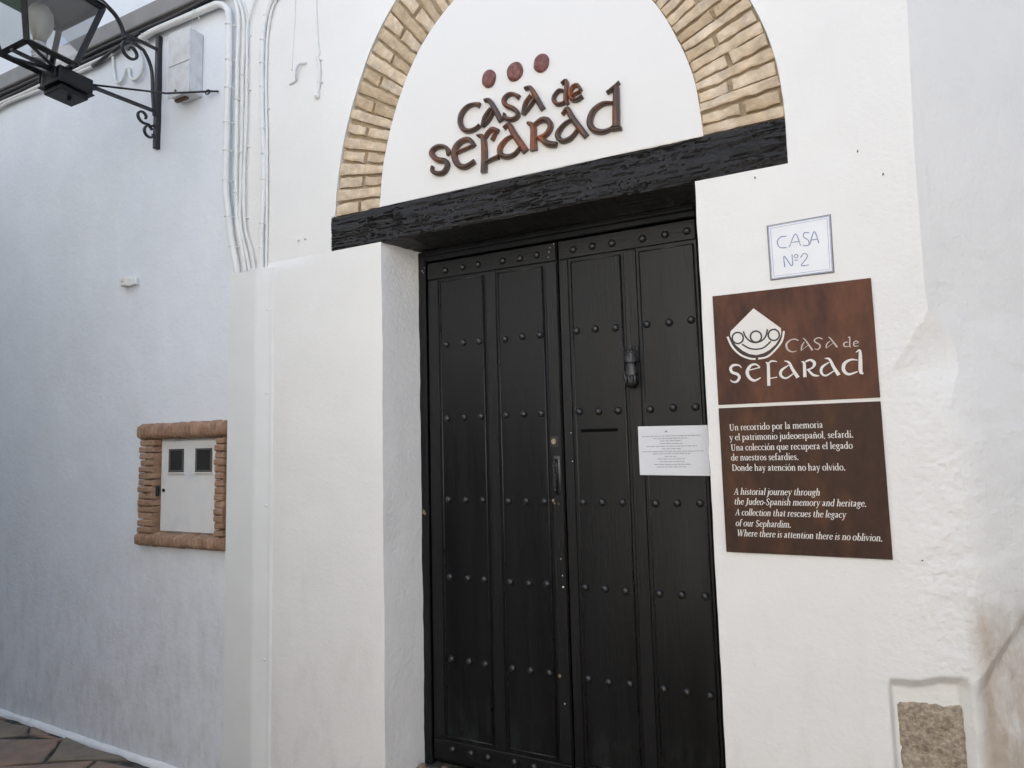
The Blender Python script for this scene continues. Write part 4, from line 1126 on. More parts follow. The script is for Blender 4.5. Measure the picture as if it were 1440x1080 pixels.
# book serif drawn with pen strokes: thick stems, thin joins, small foot serifs (em units)
def g_arc(cx, cy, rx, ry, a0, a1, thin=0.035, thick=0.088, n=7):
    out = []
    for k in range(n):
        a = R(a0 + (a1 - a0) * k / (n - 1))
        out.append((cx + rx * math.cos(a), cy + ry * math.sin(a), thin + (thick - thin) * abs(math.cos(a)) ** 1.3))
    return out
def g_st(x, y0, y1, w_=0.085):
    return [(x, y0, w_), (x, y1, w_)]
def g_sf(x0, x1, y, w_=0.034):
    return [(x0, y, w_), (x1, y, w_)]
def g_flag(x, y):
    return [(x - 0.085, y - 0.035, 0.03), (x, y - 0.012, 0.05)]
XH = 0.44
def glyph_table():
    s = lambda *a: list(a)
    G = {}
    G['i'] = (0.25, s(g_st(.125, 0, XH), g_flag(.125, XH), g_sf(.03, .22, .015), [(.12, .60, .1), (.12, .635, .1)]))
    G['í'] = (0.25, G['i'][1][:3] + [[(.10, .55, .03), (.19, .68, .07)]])
    G['l'] = (0.25, s(g_st(.125, 0, .70), g_flag(.125, .70), g_sf(.03, .22, .015)))
    G['n'] = (0.54, s(g_st(.125, 0, XH), g_flag(.125, XH), g_sf(.03, .21, .015), [(.15, .34, .03), (.25, .425, .045), (.34, .42, .07), (.40, .34, .085), (.405, .2, .085), (.405, 0, .085)], g_sf(.32, .50, .015)))
    G['ñ'] = (0.54, G['n'][1] + [[(.15, .56, .04), (.22, .61, .05), (.30, .565, .05), (.38, .61, .04)]])
    G['m'] = (0.82, G['n'][1] + [[(.43, .34, .03), (.53, .425, .045), (.62, .42, .07), (.68, .34, .085), (.685, .2, .085), (.685, 0, .085)], g_sf(.60, .78, .015)])
    G['r'] = (0.37, s(g_st(.125, 0, XH), g_flag(.125, XH), g_sf(.03, .24, .015), [(.15, .33, .03), (.22, .41, .05), (.31, .42, .09)]))
    G['u'] = (0.54, s([(.125, XH, .085), (.125, .18, .085), (.16, .05, .08), (.24, .02, .05), (.37, .10, .03)], g_flag(.125, XH), g_st(.41, 0, XH), g_flag(.41, XH), g_sf(.41, .50, .02)))
    G['h'] = (0.54, s(g_st(.125, 0, .70), g_flag(.125, .70), g_sf(.03, .21, .015), G['n'][1][3], g_sf(.32, .50, .015)))
    G['o'] = (0.50, s(g_arc(.25, .22, .185, .215, 90, 450, n=13)))
    G['ó'] = (0.50, G['o'][1] + [[(.22, .53, .03), (.32, .66, .07)]])
    G['c'] = (0.43, s([(.36, .34, .09), (.33, .42, .04)] + g_arc(.235, .22, .17, .21, 80, 320, n=9)))
    G['e'] = (0.45, s(g_sf(.08, .37, .25), [(.375, .26, .05)] + g_arc(.235, .22, .165, .21, 30, 325, n=11)))
    G['a'] = (0.46, s([(.08, .33, .08), (.13, .41, .045), (.22, .43, .05), (.29, .38, .08), (.305, .28, .085), (.305, .08, .085), (.40, .02, .04)], [(.30, .26, .03), (.14, .19, .05), (.09, .11, .085), (.14, .025, .06), (.22, .03, .04), (.30, .10, .03)]))
    G['d'] = (0.53, s(g_st(.39, 0, .70), g_flag(.39, .70), g_sf(.39, .49, .02), g_arc(.235, .215, .17, .205, 50, 310, n=9)))
    G['q'] = (0.52, s(g_st(.39, -.22, XH), g_sf(.30, .48, -.21), g_arc(.235, .215, .17, .205, 50, 310, n=9)))
    G['p'] = (0.53, s(g_st(.13, -.22, XH), g_flag(.13, XH), g_sf(.03, .23, -.21), g_arc(.285, .215, .165, .205, 130, -130, n=9)))
    G['b'] = (0.53, s(g_st(.13, 0.03, .70), g_flag(.13, .70), g_arc(.285, .215, .165, .205, 130, -130, n=9)))
    G['g'] = (0.47, s(g_arc(.22, .295, .125, .135, 90, 450, n=11), [(.32, .40, .03), (.43, .42, .05)], [(.15, .17, .04), (.11, .10, .06), (.18, .05, .06), (.34, .03, .07), (.39, -.07, .07), (.30, -.18, .05), (.16, -.19, .05), (.06, -.12, .05), (.12, -.01, .04)]))
    G['s'] = (0.38, s([(.31, .34, .07), (.28, .42, .035), (.18, .43, .045), (.09, .35, .07), (.14, .26, .08), (.25, .19, .08), (.30, .11, .075), (.22, .015, .045), (.11, .02, .035), (.07, .11, .06)]))
    G['t'] = (0.34, s([(.15, .55, .04), (.15, .40, .085), (.15, .12, .085), (.20, .02, .06), (.31, .05, .03)], g_sf(.05, .30, .42)))
    G['f'] = (0.33, s([(.34, .64, .08), (.27, .695, .05), (.18, .66, .06), (.14, .54, .085), (.14, 0, .085)], g_sf(.04, .30, .42), g_sf(.04, .25, .015)))
    G['v'] = (0.48, s([(.07, XH, .07), (.24, .01, .085)], [(.41, XH, .03), (.25, .02, .04)], g_sf(.0, .17, XH - .01), g_sf(.32, .48, XH - .01)))
    G['y'] = (0.48, s([(.07, XH, .07), (.25, .03, .085)], [(.41, XH, .03), (.24, -.02, .045), (.15, -.19, .05), (.05, -.19, .08)], g_sf(.0, .17, XH - .01), g_sf(.32, .48, XH - .01)))
    G['w'] = (0.72, s([(.07, XH, .07), (.22, .01, .085)], [(.36, XH, .03), (.23, .02, .035)], [(.33, XH, .07), (.49, .01, .085)], [(.65, XH, .03), (.50, .02, .035)], g_sf(.0, .17, XH - .01), g_sf(.56, .72, XH - .01)))
    G['j'] = (0.25, s([(.14, XH, .085), (.14, -.08, .085), (.09, -.19, .06), (-.02, -.20, .06)], g_flag(.14, XH), [(.13, .60, .1), (.13, .635, .1)]))
    G['.'] = (0.25, s([(.11, -.01, .11), (.11, .09, .11)]))
    G[','] = (0.22, s([(.11, .05, .1), (.11, .0, .07), (.05, -.10, .02)]))
    G['-'] = (0.30, s([(.05, .21, .06), (.25, .21, .06)]))
    G[' '] = (0.23, [])
    G['U'] = (0.70, s([(.17, .64, .095), (.17, .2, .095), (.23, .04, .07), (.36, .0, .05), (.49, .06, .045), (.54, .2, .045), (.54, .64, .045)], g_sf(.05, .29, .635), g_sf(.43, .65, .635)))
    G['D'] = (0.71, s(g_st(.17, 0, .64, .095), g_sf(.05, .34, .015), g_sf(.05, .34, .63), g_arc(.31, .322, .31, .305, 92, -92, .035, .095, 11)))
    G['A'] = (0.66, s([(.30, .66, .05), (.55, .01, .1)], [(.31, .63, .03), (.10, .01, .04)], g_sf(.16, .47, .23), g_sf(.0, .21, .015), g_sf(.42, .66, .015)))
    G['J'] = (0.36, s([(.21, .64, .095), (.21, .06, .095), (.15, -.10, .06), (.02, -.13, .08)], g_sf(.08, .34, .635)))
    G['S'] = (0.52, s([(.42, .50, .05), (.39, .61, .035), (.26, .65, .05), (.12, .56, .085), (.14, .41, .09), (.33, .28, .095), (.42, .15, .09), (.33, .02, .055), (.19, -.005, .05), (.09, .08, .035), (.07, .19, .04)]))
    G['W'] = (0.98, s([(.12, .64, .095), (.31, .0, .095)], [(.49, .64, .035), (.32, .02, .04)], [(.46, .64, .095), (.66, .0, .095)], [(.86, .64, .035), (.67, .02, .04)], g_sf(.0, .25, .635), g_sf(.36, .58, .635), g_sf(.75, .97, .635)))
    return G
GLYPHS = glyph_table()
def serif_line(name, body, x, z, width, y, material, parent, em=0.037, shear=0.0):
    total = sum(GLYPHS[c][0] for c in body)
    kx = width / total
    bm = bmesh.new()
    cx = 0.0
    for c in body:
        adv, strokes_ = GLYPHS[c]
        for q, s_ in enumerate(strokes_):
            p = [(x + (cx + a) * kx + shear * b * em, z + b * em, w_ * em * 1.0) for a, b, w_ in s_]
            stroke(bm, p, y + 0.0003, y - 0.0002 - 0.00003 * q, y - 0.0003 - 0.00003 * q, 2)
        cx += adv
    return mesh_obj(name, bm, material, parent)
for i, (t, x, z, wd) in enumerate(TEXT_LINES):
    serif_line('text_line', t, x, z, wd, YB, M['sign_white'], lo, em=0.0365, shear=0.2 if i > 4 else 0.0)

# ------------------------------------------------------------------ house number tile
tl = thing('house_number_tile', 'white glazed tile with blue hand painted CASA Nº2 above the brown board', 'tile')
def quad_plate(bm, c, y0, y1):
    a = [bm.verts.new((x, y0, z)) for x, z in c]
    b = [bm.verts.new((x, y1, z)) for x, z in c]
    bm.faces.new(a)
    bm.faces.new(b[::-1])
    for k in range(4):
        bm.faces.new((a[k], a[(k + 1) % 4], b[(k + 1) % 4], b[k]))
bm = bmesh.new()
quad_plate(bm, [(-0.129, 2.130), (0.087, 2.131), (0.089, 2.348), (-0.130, 2.342)], 0.004, -0.0025)
mesh_obj('joint', bm, M['tile_edge'], tl)
bm = bmesh.new()
quad_plate(bm, [(-0.125, 2.134), (0.082, 2.135), (0.085, 2.343), (-0.126, 2.338)], 0.004, -0.006)
mesh_obj('glazed_tile', bm, M['tile_white'], tl)
bm = bmesh.new()
for ins, wd in ((0.002, 0.0022), (0.0095, 0.0013)):
    c = [(-0.125 + ins, 2.134 + ins), (0.082 - ins, 2.135 + ins), (0.085 - ins, 2.343 - ins), (-0.126 + ins, 2.338 - ins)]
    for k in range(4):
        a, b = c[k], c[(k + 1) % 4]
        stroke(bm, [(a[0], a[1], wd), (b[0], b[1], wd)], -0.0055, -0.0062 - 0.0001 * k, -0.0064 - 0.0001 * k, 1)
mesh_obj('border', bm, M['tile_blue'], tl)
bm = bmesh.new()
for q, s in enumerate(TILE_LETTERS):
    stroke(bm, [(x, z, w_ * 1.05) for x, z, w_ in s], -0.0055, -0.0062 - 0.00006 * q, -0.0064 - 0.00006 * q, 5)
mesh_obj('lettering', bm, M['tile_blue'], tl)

# ------------------------------------------------------------------ paper notice on the door
pn = thing('paper_notice', 'white A4 paper notice taped across the right edge of the black door', 'notice')
bm = bmesh.new()
px0, px1, pz0, pz1 = -0.715, -0.418, 1.393, 1.604
nx, nz = 24, 16
rows = []
for j in range(nz + 1):
    row = []
    for i in range(nx + 1):
        u, v = i / nx, j / nz
        x = px0 + (px1 - px0) * u
        z = pz0 + (pz1 - pz0) * v - 0.004 * u
        y = DY - 0.0215 - 0.003 * fbm(x * 6, z * 6, 3) - 0.006 * u * u
        row.append(bm.verts.new((x, y, z)))
    rows.append(row)
for j in range(nz):
    for i in range(nx):
        bm.faces.new((rows[j][i], rows[j][i + 1], rows[j + 1][i + 1], rows[j + 1][i]))
ex = bmesh.ops.extrude_face_region(bm, geom=bm.faces[:])
for v in ex['geom']:
    if isinstance(v, bmesh.types.BMVert):
        v.co.y += 0.0004
mesh_obj('sheet', bm, M['paper'], pn, smooth=False)
bm = bmesh.new()
def py_at(x, z):
    u = (x - px0) / (px1 - px0)
    return DY - 0.0223 - 0.003 * fbm(x * 6, z * 6, 3) - 0.006 * u * u
linesp = [(1.559, -0.700, -0.448), (1.5485, -0.650, -0.500), (1.538, -0.622, -0.528), (1.5265, -0.622, -0.525), (1.515, -0.680, -0.466), (1.504, -0.616, -0.534), (1.493, -0.700, -0.440),
          (1.4835, -0.655, -0.495), (1.472, -0.604, -0.550), (1.461, -0.635, -0.515), (1.4495, -0.625, -0.520), (1.438, -0.650, -0.495), (1.427, -0.640, -0.515)]
for (z, a, b) in linesp:
    x = a
    while x < b:
        wl = random.uniform(0.008, 0.024)
        e = min(b, x + wl)
        h = 0.0011
        v4 = [bm.verts.new((xx, py_at(xx, z) - 0.0004, zz)) for xx, zz in ((x, z - h), (e, z - h), (e, z + h), (x, z + h))]
        v5 = [bm.verts.new((v.co.x, v.co.y + 0.0003, v.co.z)) for v in v4]
        bm.faces.new(v4)
        for k in range(4):
            bm.faces.new((v4[k], v4[(k + 1) % 4], v5[(k + 1) % 4], v5[k]))
        x = e + 0.003
mesh_obj('printed_text', bm, M['ink'], pn)['kind'] = 'stuff'
bm = bmesh.new()
v4 = [bm.verts.new((x, py_at(x, z) - 0.0006, z)) for x, z in ((-0.600, 1.5755), (-0.585, 1.5755), (-0.5925, 1.584))]
v5 = [bm.verts.new((v.co.x, v.co.y + 0.0005, v.co.z)) for v in v4]
bm.faces.new(v4)
for k in range(3):
    bm.faces.new((v4[k], v4[(k + 1) % 3], v5[(k + 1) % 3], v5[k]))
mesh_obj('printed_emblem', bm, M['ink'], pn)

# ------------------------------------------------------------------ left house
lh = thing('neighbouring_house', 'bluish white plastered house front on the left with a grey ledge high up', 'house')
MX0, MX1, MZ0, MZ1 = -3.68, -3.01, 1.02, 1.70
def left_y(x, z):
    return 0.012 + 0.010 * fbm(x * 0.7, z * 0.7, 12) + 0.0025 * fbm(x * 5, z * 5, 2)
bm = bmesh.new()
L0 = -9.0
for (a, b, z0, z1, d) in ((L0, -6, -0.6, 4.27, 0.1), (-6, MX0, -0.6, MZ0, 0.045), (-6, MX0, MZ0, MZ1, 0.045), (-6, MX0, MZ1, 4.27, 0.045),
                          (MX0, MX1, -0.6, MZ0, 0.045), (MX0, MX1, MZ1, 4.27, 0.045), (MX1, -2.90, -0.6, 4.27, 0.045), (L0, -2.90, 4.27, 6.8, 0.1)):
    patch(bm, lambda z: a, lambda z: b, z0, z1, left_y, d, d)
bmesh.ops.remove_doubles(bm, verts=bm.verts[:], dist=0.0002)
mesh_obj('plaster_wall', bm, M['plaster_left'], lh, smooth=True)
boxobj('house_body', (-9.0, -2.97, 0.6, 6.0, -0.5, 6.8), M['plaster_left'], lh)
boxobj('recess_back', (MX0 - 0.05, MX1 + 0.05, 0.11, 0.16, MZ0 - 0.05, MZ1 + 0.05), M['mortar_red'], lh)
bm = bmesh.new()
box(bm, -9.0, -2.965, -0.055, 0.05, 4.285, 4.405, bev=0.006)
mesh_obj('ledge', bm, M['cornice'], lh)
# strip of fresh whitewash flaring on to the paving at the foot of the wall
GZ = lambda x: -0.365 + 0.0 * x + (-0.2 - 0.031 * (x + 4.7) + 0.365)
bm = bmesh.new()
prev = None
for k in range(121):
    x = -9.0 + 6.4 * k / 120
    g = GZ(x)
    n1 = 0.012 * fbm(x * 5, 1, 1)
    row = [bm.verts.new((x, 0.02, g + 0.020 + 0.6 * n1)), bm.verts.new((x, 0.002, g + 0.016 + 0.6 * n1)), bm.verts.new((x, -0.004, g + 0.008)), bm.verts.new((x, -0.012 - n1, g + 0.003)), bm.verts.new((x, -0.014 - n1, g - 0.03))]
    if prev:
        for i in range(4):
            bm.faces.new((prev[i], prev[i + 1], row[i + 1], row[i]))
    prev = row
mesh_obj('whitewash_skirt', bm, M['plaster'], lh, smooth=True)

# ------------------------------------------------------------------ meter cupboard
mc = thing('meter_cupboard', 'white meter cupboard door with two small windows in a red brick surround', 'cupboard')
def round_brick(x0, x1, z0, z1, y0, y1, material, parent, ax='x', amp=0.004):
    """brick with a rounded worn front"""
    bm = bmesh.new()
    sd_ = random.uniform(0, 99)
    nu, nv = 5, 5
    g = []
    for j in range(nv + 1):
        row = []
        for i in range(nu + 1):
            u, v = i / nu, j / nv
            cu, cv = 2 * u - 1, 2 * v - 1
            bul = (1 - abs(cu) ** 14) * (1 - abs(cv) ** 6)
            x = x0 + (x1 - x0) * u
            z = z0 + (z1 - z0) * v
            y = y1 + (y0 - y1) * (0.62 + 0.38 * bul) + amp * noise.noise(Vector((x * 40, z * 40, sd_)))
            x += amp * 0.6 * noise.noise(Vector((x * 25, z * 25, sd_ + 9)))
            z += amp * 0.6 * noise.noise(Vector((x * 25, z * 25, sd_ + 19)))
            row.append(bm.verts.new((x, y, z)))
        g.append(row)
    for j in range(nv):
        for i in range(nu):
            bm.faces.new((g[j][i], g[j][i + 1], g[j + 1][i + 1], g[j + 1][i]))
    per = g[0] + [r[-1] for r in g[1:]] + g[-1][-2::-1] + [r[0] for r in g[-2:0:-1]]
    bk = [bm.verts.new((v.co.x, y1 + 0.02, v.co.z)) for v in per]
    for k in range(len(per)):
        bm.faces.new((per[k], bk[k], bk[(k + 1) % len(per)], per[(k + 1) % len(per)]))
    return mesh_obj('brick', bm, material, parent, smooth=True)
# mortar core
bm = bmesh.new()
box(bm, -3.695, -3.585, 0.006, 0.11, 1.06, 1.63)
box(bm, -3.050, -2.992, 0.006, 0.11, 1.06, 1.63)
box(bm, -3.695, -2.992, -0.020, 0.11, 1.63, 1.70)
box(bm, -3.695, -2.992, -0.020, 0.11, 1.00, 1.06)
mesh_obj('mortar', bm, M['mortar_red'], mc)
n = 14
for k in range(n):
    z0 = 1.072 + (1.622 - 1.072) * k / n
    z1 = z0 + (1.622 - 1.072) / n - 0.0045
    j = random.uniform(-0.006, 0.006)
    for (xa, xb) in ((-3.705 + j, -3.577), (-3.058 + random.uniform(-0.005, 0.005), -2.986)):
        quad_brick('brick', [(xa, z0), (xb, z0), (xb, z1), (xa, z1)], -0.030 + random.uniform(-0.004, 0.004), 0.055, M['brick_red'], mc, bev=0.006, jit=0.0014, div=4, rough=0.003)
n = 24
for (z0, z1) in ((1.622, 1.716), (0.992, 1.072)):
    xx = -3.720
    for k in range(n):
        wd = (3.720 - 2.985) / n
        round_brick(xx, xx + wd - 0.0015, z0 + random.uniform(-0.003, 0.003), z1 + random.uniform(-0.004, 0.004), -0.040 + random.uniform(-0.002, 0.002), 0.055, M['brick_red'], mc, amp=0.003)
        xx += wd
boxobj('frame', (-3.590, -3.048, 0.030, 0.100, 1.066, 1.632), M['plastic_white'], mc)
cd = boxobj('cabinet_door', (-3.564, -3.103, 0.016, 0.029, 1.079, 1.608), M['cabinet'], mc, bev=0.003)
for (a, b) in ((-3.492, -3.364), (-3.264, -3.128)):
    bm = bmesh.new()
    z0, z1 = 1.424, 1.561
    t = 0.012
    box(bm, a, b, 0.008, 0.0155, z0, z0 + t, bev=0.002)
    box(bm, a, b, 0.008, 0.0155, z1 - t, z1, bev=0.002)
    box(bm, a, a + t, 0.0085, 0.0155, z0 + t, z1 - t, bev=0.002)
    box(bm, b - t, b, 0.0085, 0.0155, z0 + t, z1 - t, bev=0.002)
    mesh_obj('gasket', bm, M['rubber'], cd)
    boxobj('sill', (a - 0.004, b + 0.004, 0.004, 0.0155, z0 - 0.008, z0 - 0.0005), M['sign_white'], cd, bev=0.002)
    boxobj('window_pane', (a + t, b - t, 0.013, 0.0155, z0 + t, z1 - t), M['dark_glass'], cd)
bm = bmesh.new()
tube(bm, [(-3.536, 0.016, 1.318), (-3.536, 0.011, 1.318)], 0.010, 10)
mesh_obj('lock', bm, M['lamp_black'], cd)
boxobj('hinge', (-3.578, -3.563, -0.008, 0.010, 1.285, 1.345), M['lamp_iron'], cd, bev=0.002)

# ------------------------------------------------------------------ trunking at the joint of the houses
tk = thing('cable_trunking', 'tall white metal cable cover running down the wall joint between the cupboard and the doorway', 'trunking')
def prism(bm, prof, z0, z1):
    a = [bm.verts.new((x, y, z0)) for x, y in prof]
    b = [bm.verts.new((x, y, z1)) for x, y in prof]
    n = len(prof)
    for k in range(n - 1):
        bm.faces.new((a[k], a[k + 1], b[k + 1], b[k]))
    bm.faces.new(b)
    bm.faces.new(a[::-1])
bm = bmesh.new()
prism(bm, [(-2.945, 0.05), (-2.945, -0.042), (-2.94, -0.046), (-2.748, -0.046), (-2.742, -0.044), (-2.742, 0.05)], -0.40, 2.532)
cov = mesh_obj('cover', bm, M['white_paint'], tk)
bm = bmesh.new()
prism(bm, [(-2.741, 0.05), (-2.741, -0.052), (-2.734, -0.057), (-2.718, -0.054), (-2.652, -0.030), (-2.634, -0.026), (-2.628, -0.018), (-2.628, 0.05)], -0.40, 2.532)
mesh_obj('edge_strip', bm, M['white_paint'], tk)
bm = bmesh.new()
for z in (1.846, 0.461, 1.25, 2.3):
    tube(bm, [(-2.660, -0.030, z), (-2.660, -0.039, z)], [0.008, 0.006], 8)
mesh_obj('screw', bm, M['white_paint'], tk)
bm = bmesh.new()
box(bm, -2.88, -2.79, -0.035, 0.0, 2.5325, 2.537)
mesh_obj('cable_opening', bm, M['lamp_black'], tk)
for zc, xc in ((0.33, -2.56), (2.665, -2.47)):
    bm = bmesh.new()
    tube(bm, [(xc, 0.0, zc), (xc + 0.003, -0.016, zc - 0.004)], 0.005, 6)
    tag(mesh_obj('wall_plug', bm, M['plaster_smooth'], None), 'small whitewashed plug in the pier, ' + ('low down beside the trunking' if zc < 1 else 'just left of the end of the black beam'), 'plug')

# ------------------------------------------------------------------ cables
LAB = {'conduit_main': ('conduit', 'thick white conduit bending down from under the grey ledge, leftmost of the vertical bundle'),
       'c2': ('cable', 'white painted cable directly right of the thick bent conduit'),
       'c3': ('cable', 'thin white cable in the middle of the vertical cable bundle'),
       'c4': ('cable', 'thinnest white cable in the bundle, behind the crossing wire'),
       'c5': ('cable', 'rightmost white wire of the bundle, leaning in from the upper right'),
       'c6': ('conduit', 'white tube running alone down to the right end of the trunking top'),
       'c7': ('cable', 'thin white wire hugging the right side of the lone white tube'),
       'h1': ('cable', 'thin white wire hanging above the small dark hook of cable'),
       'h1b': ('cable', 'short curled stub of cable poking out of a hole in the wall'),
       'h2': ('cable', 'thin white wire descending into the short tube nearest the brick arch'),
       'h2b': ('conduit', 'short white tube ending in a round knob nearest the brick arch'),
       'u1': ('cable', 'white cable loop hanging under the ledge, left one behind the lantern bracket'),
       'u2': ('cable', 'thick white cable loop hanging under the ledge, right one behind the lantern bracket')}
YS = {'c3': -0.002, 'c4': -0.001, 'c7': -0.004, 'c5': -0.010}
def clip(x, z, r, parent, y=0.0, tilt=0.0):
    bm = bmesh.new()
    pts = []
    for k in range(9):
        a = math.pi * k / 8
        pts.append((x - (r + 0.003) * math.cos(a), y + 0.003 - (2 * r + 0.003) * math.sin(a), z + tilt * math.cos(a)))
    flatbar(bm, pts, 0.007, 0.0025, side=Vector((0, 0, 1)))
    tube(bm, [(x + r + 0.006, y + 0.004, z - tilt), (x + r + 0.006, y - 0.010, z - tilt)], 0.004, 6)
    mesh_obj('clip', bm, M['cable_white'], parent)
for key, pts in CABLES.items():
    r = sum(p[2] for p in pts) / len(pts) / 2
    base = 0.012 if pts[len(pts) // 2][0] < -2.9 else 0.0
    yc = -r + base * 0.3 + YS.get(key, 0)
    if key == 'conduit_main':
        yc = -r
    P3 = [(x, yc - (0.012 if (key == 'h1b' and 0 < i < 4) else 0), z) for i, (x, z, w_) in enumerate(pts)]
    if key == 'h1b':
        P3[0] = (P3[0][0], 0.0, P3[0][2])
    P3 = spline(P3, 6)
    P3 = [(x + (0.0040 if r < 0.009 else 0.0015) * fbm(z * 4, len(key) + r * 900), y, z) for x, y, z in P3]
    bm = bmesh.new()
    tube(bm, P3, max(r * (1.25 if key in ('u1', 'u2') else 0.80), 0.0022), 8)
    o = mesh_obj(LAB[key][0], bm, M['cable_white'] if key != 'h1b' else M['plastic_white'], None, smooth=True)
    tag(o, LAB[key][1], LAB[key][0], 'cables and conduits on the wall')
    zz = {'conduit_main': [4.05, 3.83, 3.66, 3.45, 3.28, 3.10, 2.88, 2.70], 'c2': [3.58, 3.02], 'c3': [3.72, 3.25, 2.74], 'c4': [3.50, 3.16], 'c5': [3.95, 3.62, 3.28, 2.86], 'c6': [4.02, 3.88, 3.74, 3.6, 3.35, 3.2, 3.05, 2.80, 2.66], 'c7': [3.47], 'h2b': [CABLES['h2b'][0][1] - 0.02, CABLES['h2b'][2][1]]}.get(key, [])
    for z in zz:
        # x on the cable at this height
        best = min(P3, key=lambda p: abs(p[2] - z))
        clip(best[0], z, r, o, 0.0, 0.004)
    if key == 'conduit_main':
        for f in (0.15, 0.6):
            b = P3[int(len(P3) * 0.28 * f)]
            bm = bmesh.new()
            tube(bm, [(b[0], b[1] + 0.02, b[2] + 0.03), (b[0], b[1] - r - 0.004, b[2]), (b[0], b[1] + 0.02, b[2] - 0.03)], 0.004, 6)
            mesh_obj('clip', bm, M['cable_white'], o)
    if key == 'h2b':
        e = P3[-1]
        bm = bmesh.new()
        bmesh.ops.create_icosphere(bm, subdivisions=2, radius=0.016, matrix=Matrix.Translation((e[0] - 0.003, -0.012, e[2] - 0.004)))
        mesh_obj('end_knob', bm, M['plaster_smooth'], o, smooth=True)
# bundle under the ledge
def ledge_cable(dz, y, r, x0, x1, m_, lab, amp=0.01):
    bm = bmesh.new()
    pts = []
    n = 60
    for k in range(n + 1):
        x = x0 + (x1 - x0) * k / n
        pts.append((x, y, 4.262 + dz + amp * fbm(x * 1.8, dz * 50, 4)))
    tube(bm, pts, r, 7)
    tag(mesh_obj('cable', bm, m_, None, smooth=True), lab, 'cable', 'cables under the grey ledge')
ledge_cable(0.000, -0.030, 0.013, -9, -3.02, M['cable_black'], 'thick black cable tucked directly under the grey ledge')
ledge_cable(-0.028, -0.022, 0.010, -9, -3.10, M['cable_black'], 'second black cable below the ledge, running alongside the thickest one')
ledge_cable(-0.052, -0.016, 0.012, -9, -4.1, M['cable_white'], 'white painted cable under the ledge passing behind the lantern')
ledge_cable(-0.080, -0.014, 0.010, -9, -4.3, M['cable_white'], 'lowest white painted cable under the ledge, left of the lantern bracket', 0.014)
bm = bmesh.new()
tube(bm, [(-4.32, -0.014, 4.18), (-4.2, -0.02, 4.20), (-3.95, -0.03, 4.235), (-3.80, -0.035, 4.25)], 0.012, 7)
tag(mesh_obj('cable', bm, M['cable_black'], None, smooth=True), 'short black cable stub behind the upper scroll of the lantern bracket', 'cable', 'cables under the grey ledge')

# ------------------------------------------------------------------ junction box
jb = thing('junction_box', 'weathered white rectangular junction box under the conduit, right of the lantern bracket', 'box')
bm = bmesh.new()
box(bm, -3.440, -3.262, -0.075, 0.012, 3.690, 4.095, bev=0.005)
mesh_obj('box_body', bm, M['plastic_white'], jb)
bm = bmesh.new()
box(bm, -3.452, -3.262, -0.083, -0.0755, 3.884, 4.100, bev=0.002)
box(bm, -3.452, -3.262, -0.083, -0.0755, 3.682, 3.880, bev=0.002)
mesh_obj('lid', bm, M['plastic_white'], jb)
boxobj('cable_gland', (-3.40, -3.31, -0.055, -0.015, 4.096, 4.13), M['cable_black'], jb, bev=0.004)
boxobj('rusty_strip', (-3.43, -3.33, -0.05, -0.03, 3.676, 3.6895), M['rust'], jb)
bm = bmesh.new()
tube(bm, [(-3.375, -0.083, 3.715), (-3.375, -0.090, 3.715)], 0.007, 8)
mesh_obj('screw', bm, M['rust'], jb)

# small clip on the left wall
cb = thing('wall_bracket', 'small white plastic bracket alone on the left wall above the meter cupboard', 'bracket')
bm = bmesh.new()
box(bm, -3.935, -3.870, -0.035, 0.012, 2.595, 2.645, bev=0.003)
mesh_obj('bracket_body', bm, M['sign_white'], cb)
boxobj('flange', (-3.875, -3.815, -0.006, 0.012, 2.600, 2.640), M['white_paint'], cb, bev=0.002)
bm = bmesh.new()
tube(bm, [(-3.905, -0.034, 2.622), (-3.905, -0.0375, 2.622)], 0.004, 8)
mesh_obj('screw', bm, M['rust'], cb)

# ------------------------------------------------------------------ lantern on its bracket
la = thing('wall_lantern', 'black four sided glass street lantern on a scrolled iron wall bracket', 'lantern')
LXc, LYc = -3.66, -0.685
X0 = LXc
bm = bmesh.new()
box(bm, X0 - 0.016, X0 + 0.016, -0.016, 0.02, 3.45, 4.20, bev=0.003)
mesh_obj('wall_bar', bm, M['lamp_iron'], la)
bm = bmesh.new()
flatbar(bm, [(X0, -0.016, 3.690), (X0, -0.45, 3.650), (X0, -0.60, 3.642)], 0.022, 0.016)
mesh_obj('lower_arm', bm, M['lamp_iron'], la)
bm = bmesh.new()
flatbar(bm, [(X0, -0.012, 4.105), (X0, -0.10, 4.098), (X0, -0.225, 4.085)], 0.018, 0.014)
mesh_obj('upper_arm', bm, M['lamp_iron'], la)
bm = bmesh.new()
pts = spline([(X0, -0.225, 4.065), (X0, -0.245, 4.12), (X0, -0.280, 4.165), (X0, -0.325, 4.19), (X0, -0.39, 4.215), (X0, -0.50, 4.25), (X0, -0.685, 4.29)], 6)
flatbar(bm, pts, 0.020, 0.016)
mesh_obj('swan_neck', bm, M['lamp_iron'], la)
def spiral(bm, cx, cz, r0, r1, a0, a1, n=40, y=None, w_=0.018, t_=0.012):
    pts = []
    for k in range(n + 1):
        t = k / n
        a = a0 + (a1 - a0) * t
        r = r0 + (r1 - r0) * t
        pts.append((X0, cx + r * math.cos(a), cz + r * math.sin(a)))
    flatbar(bm, pts, w_, t_)
    return pts
bm = bmesh.new()
sp = []
cyy, czz = -0.180, 3.995
for k in range(46):
    t = k / 45
    a = R(60) + t * R(480)
    r = 0.070 - 0.054 * t
    sp.append((X0, cyy + 0.0 + r * math.cos(a), czz + r * math.sin(a)))
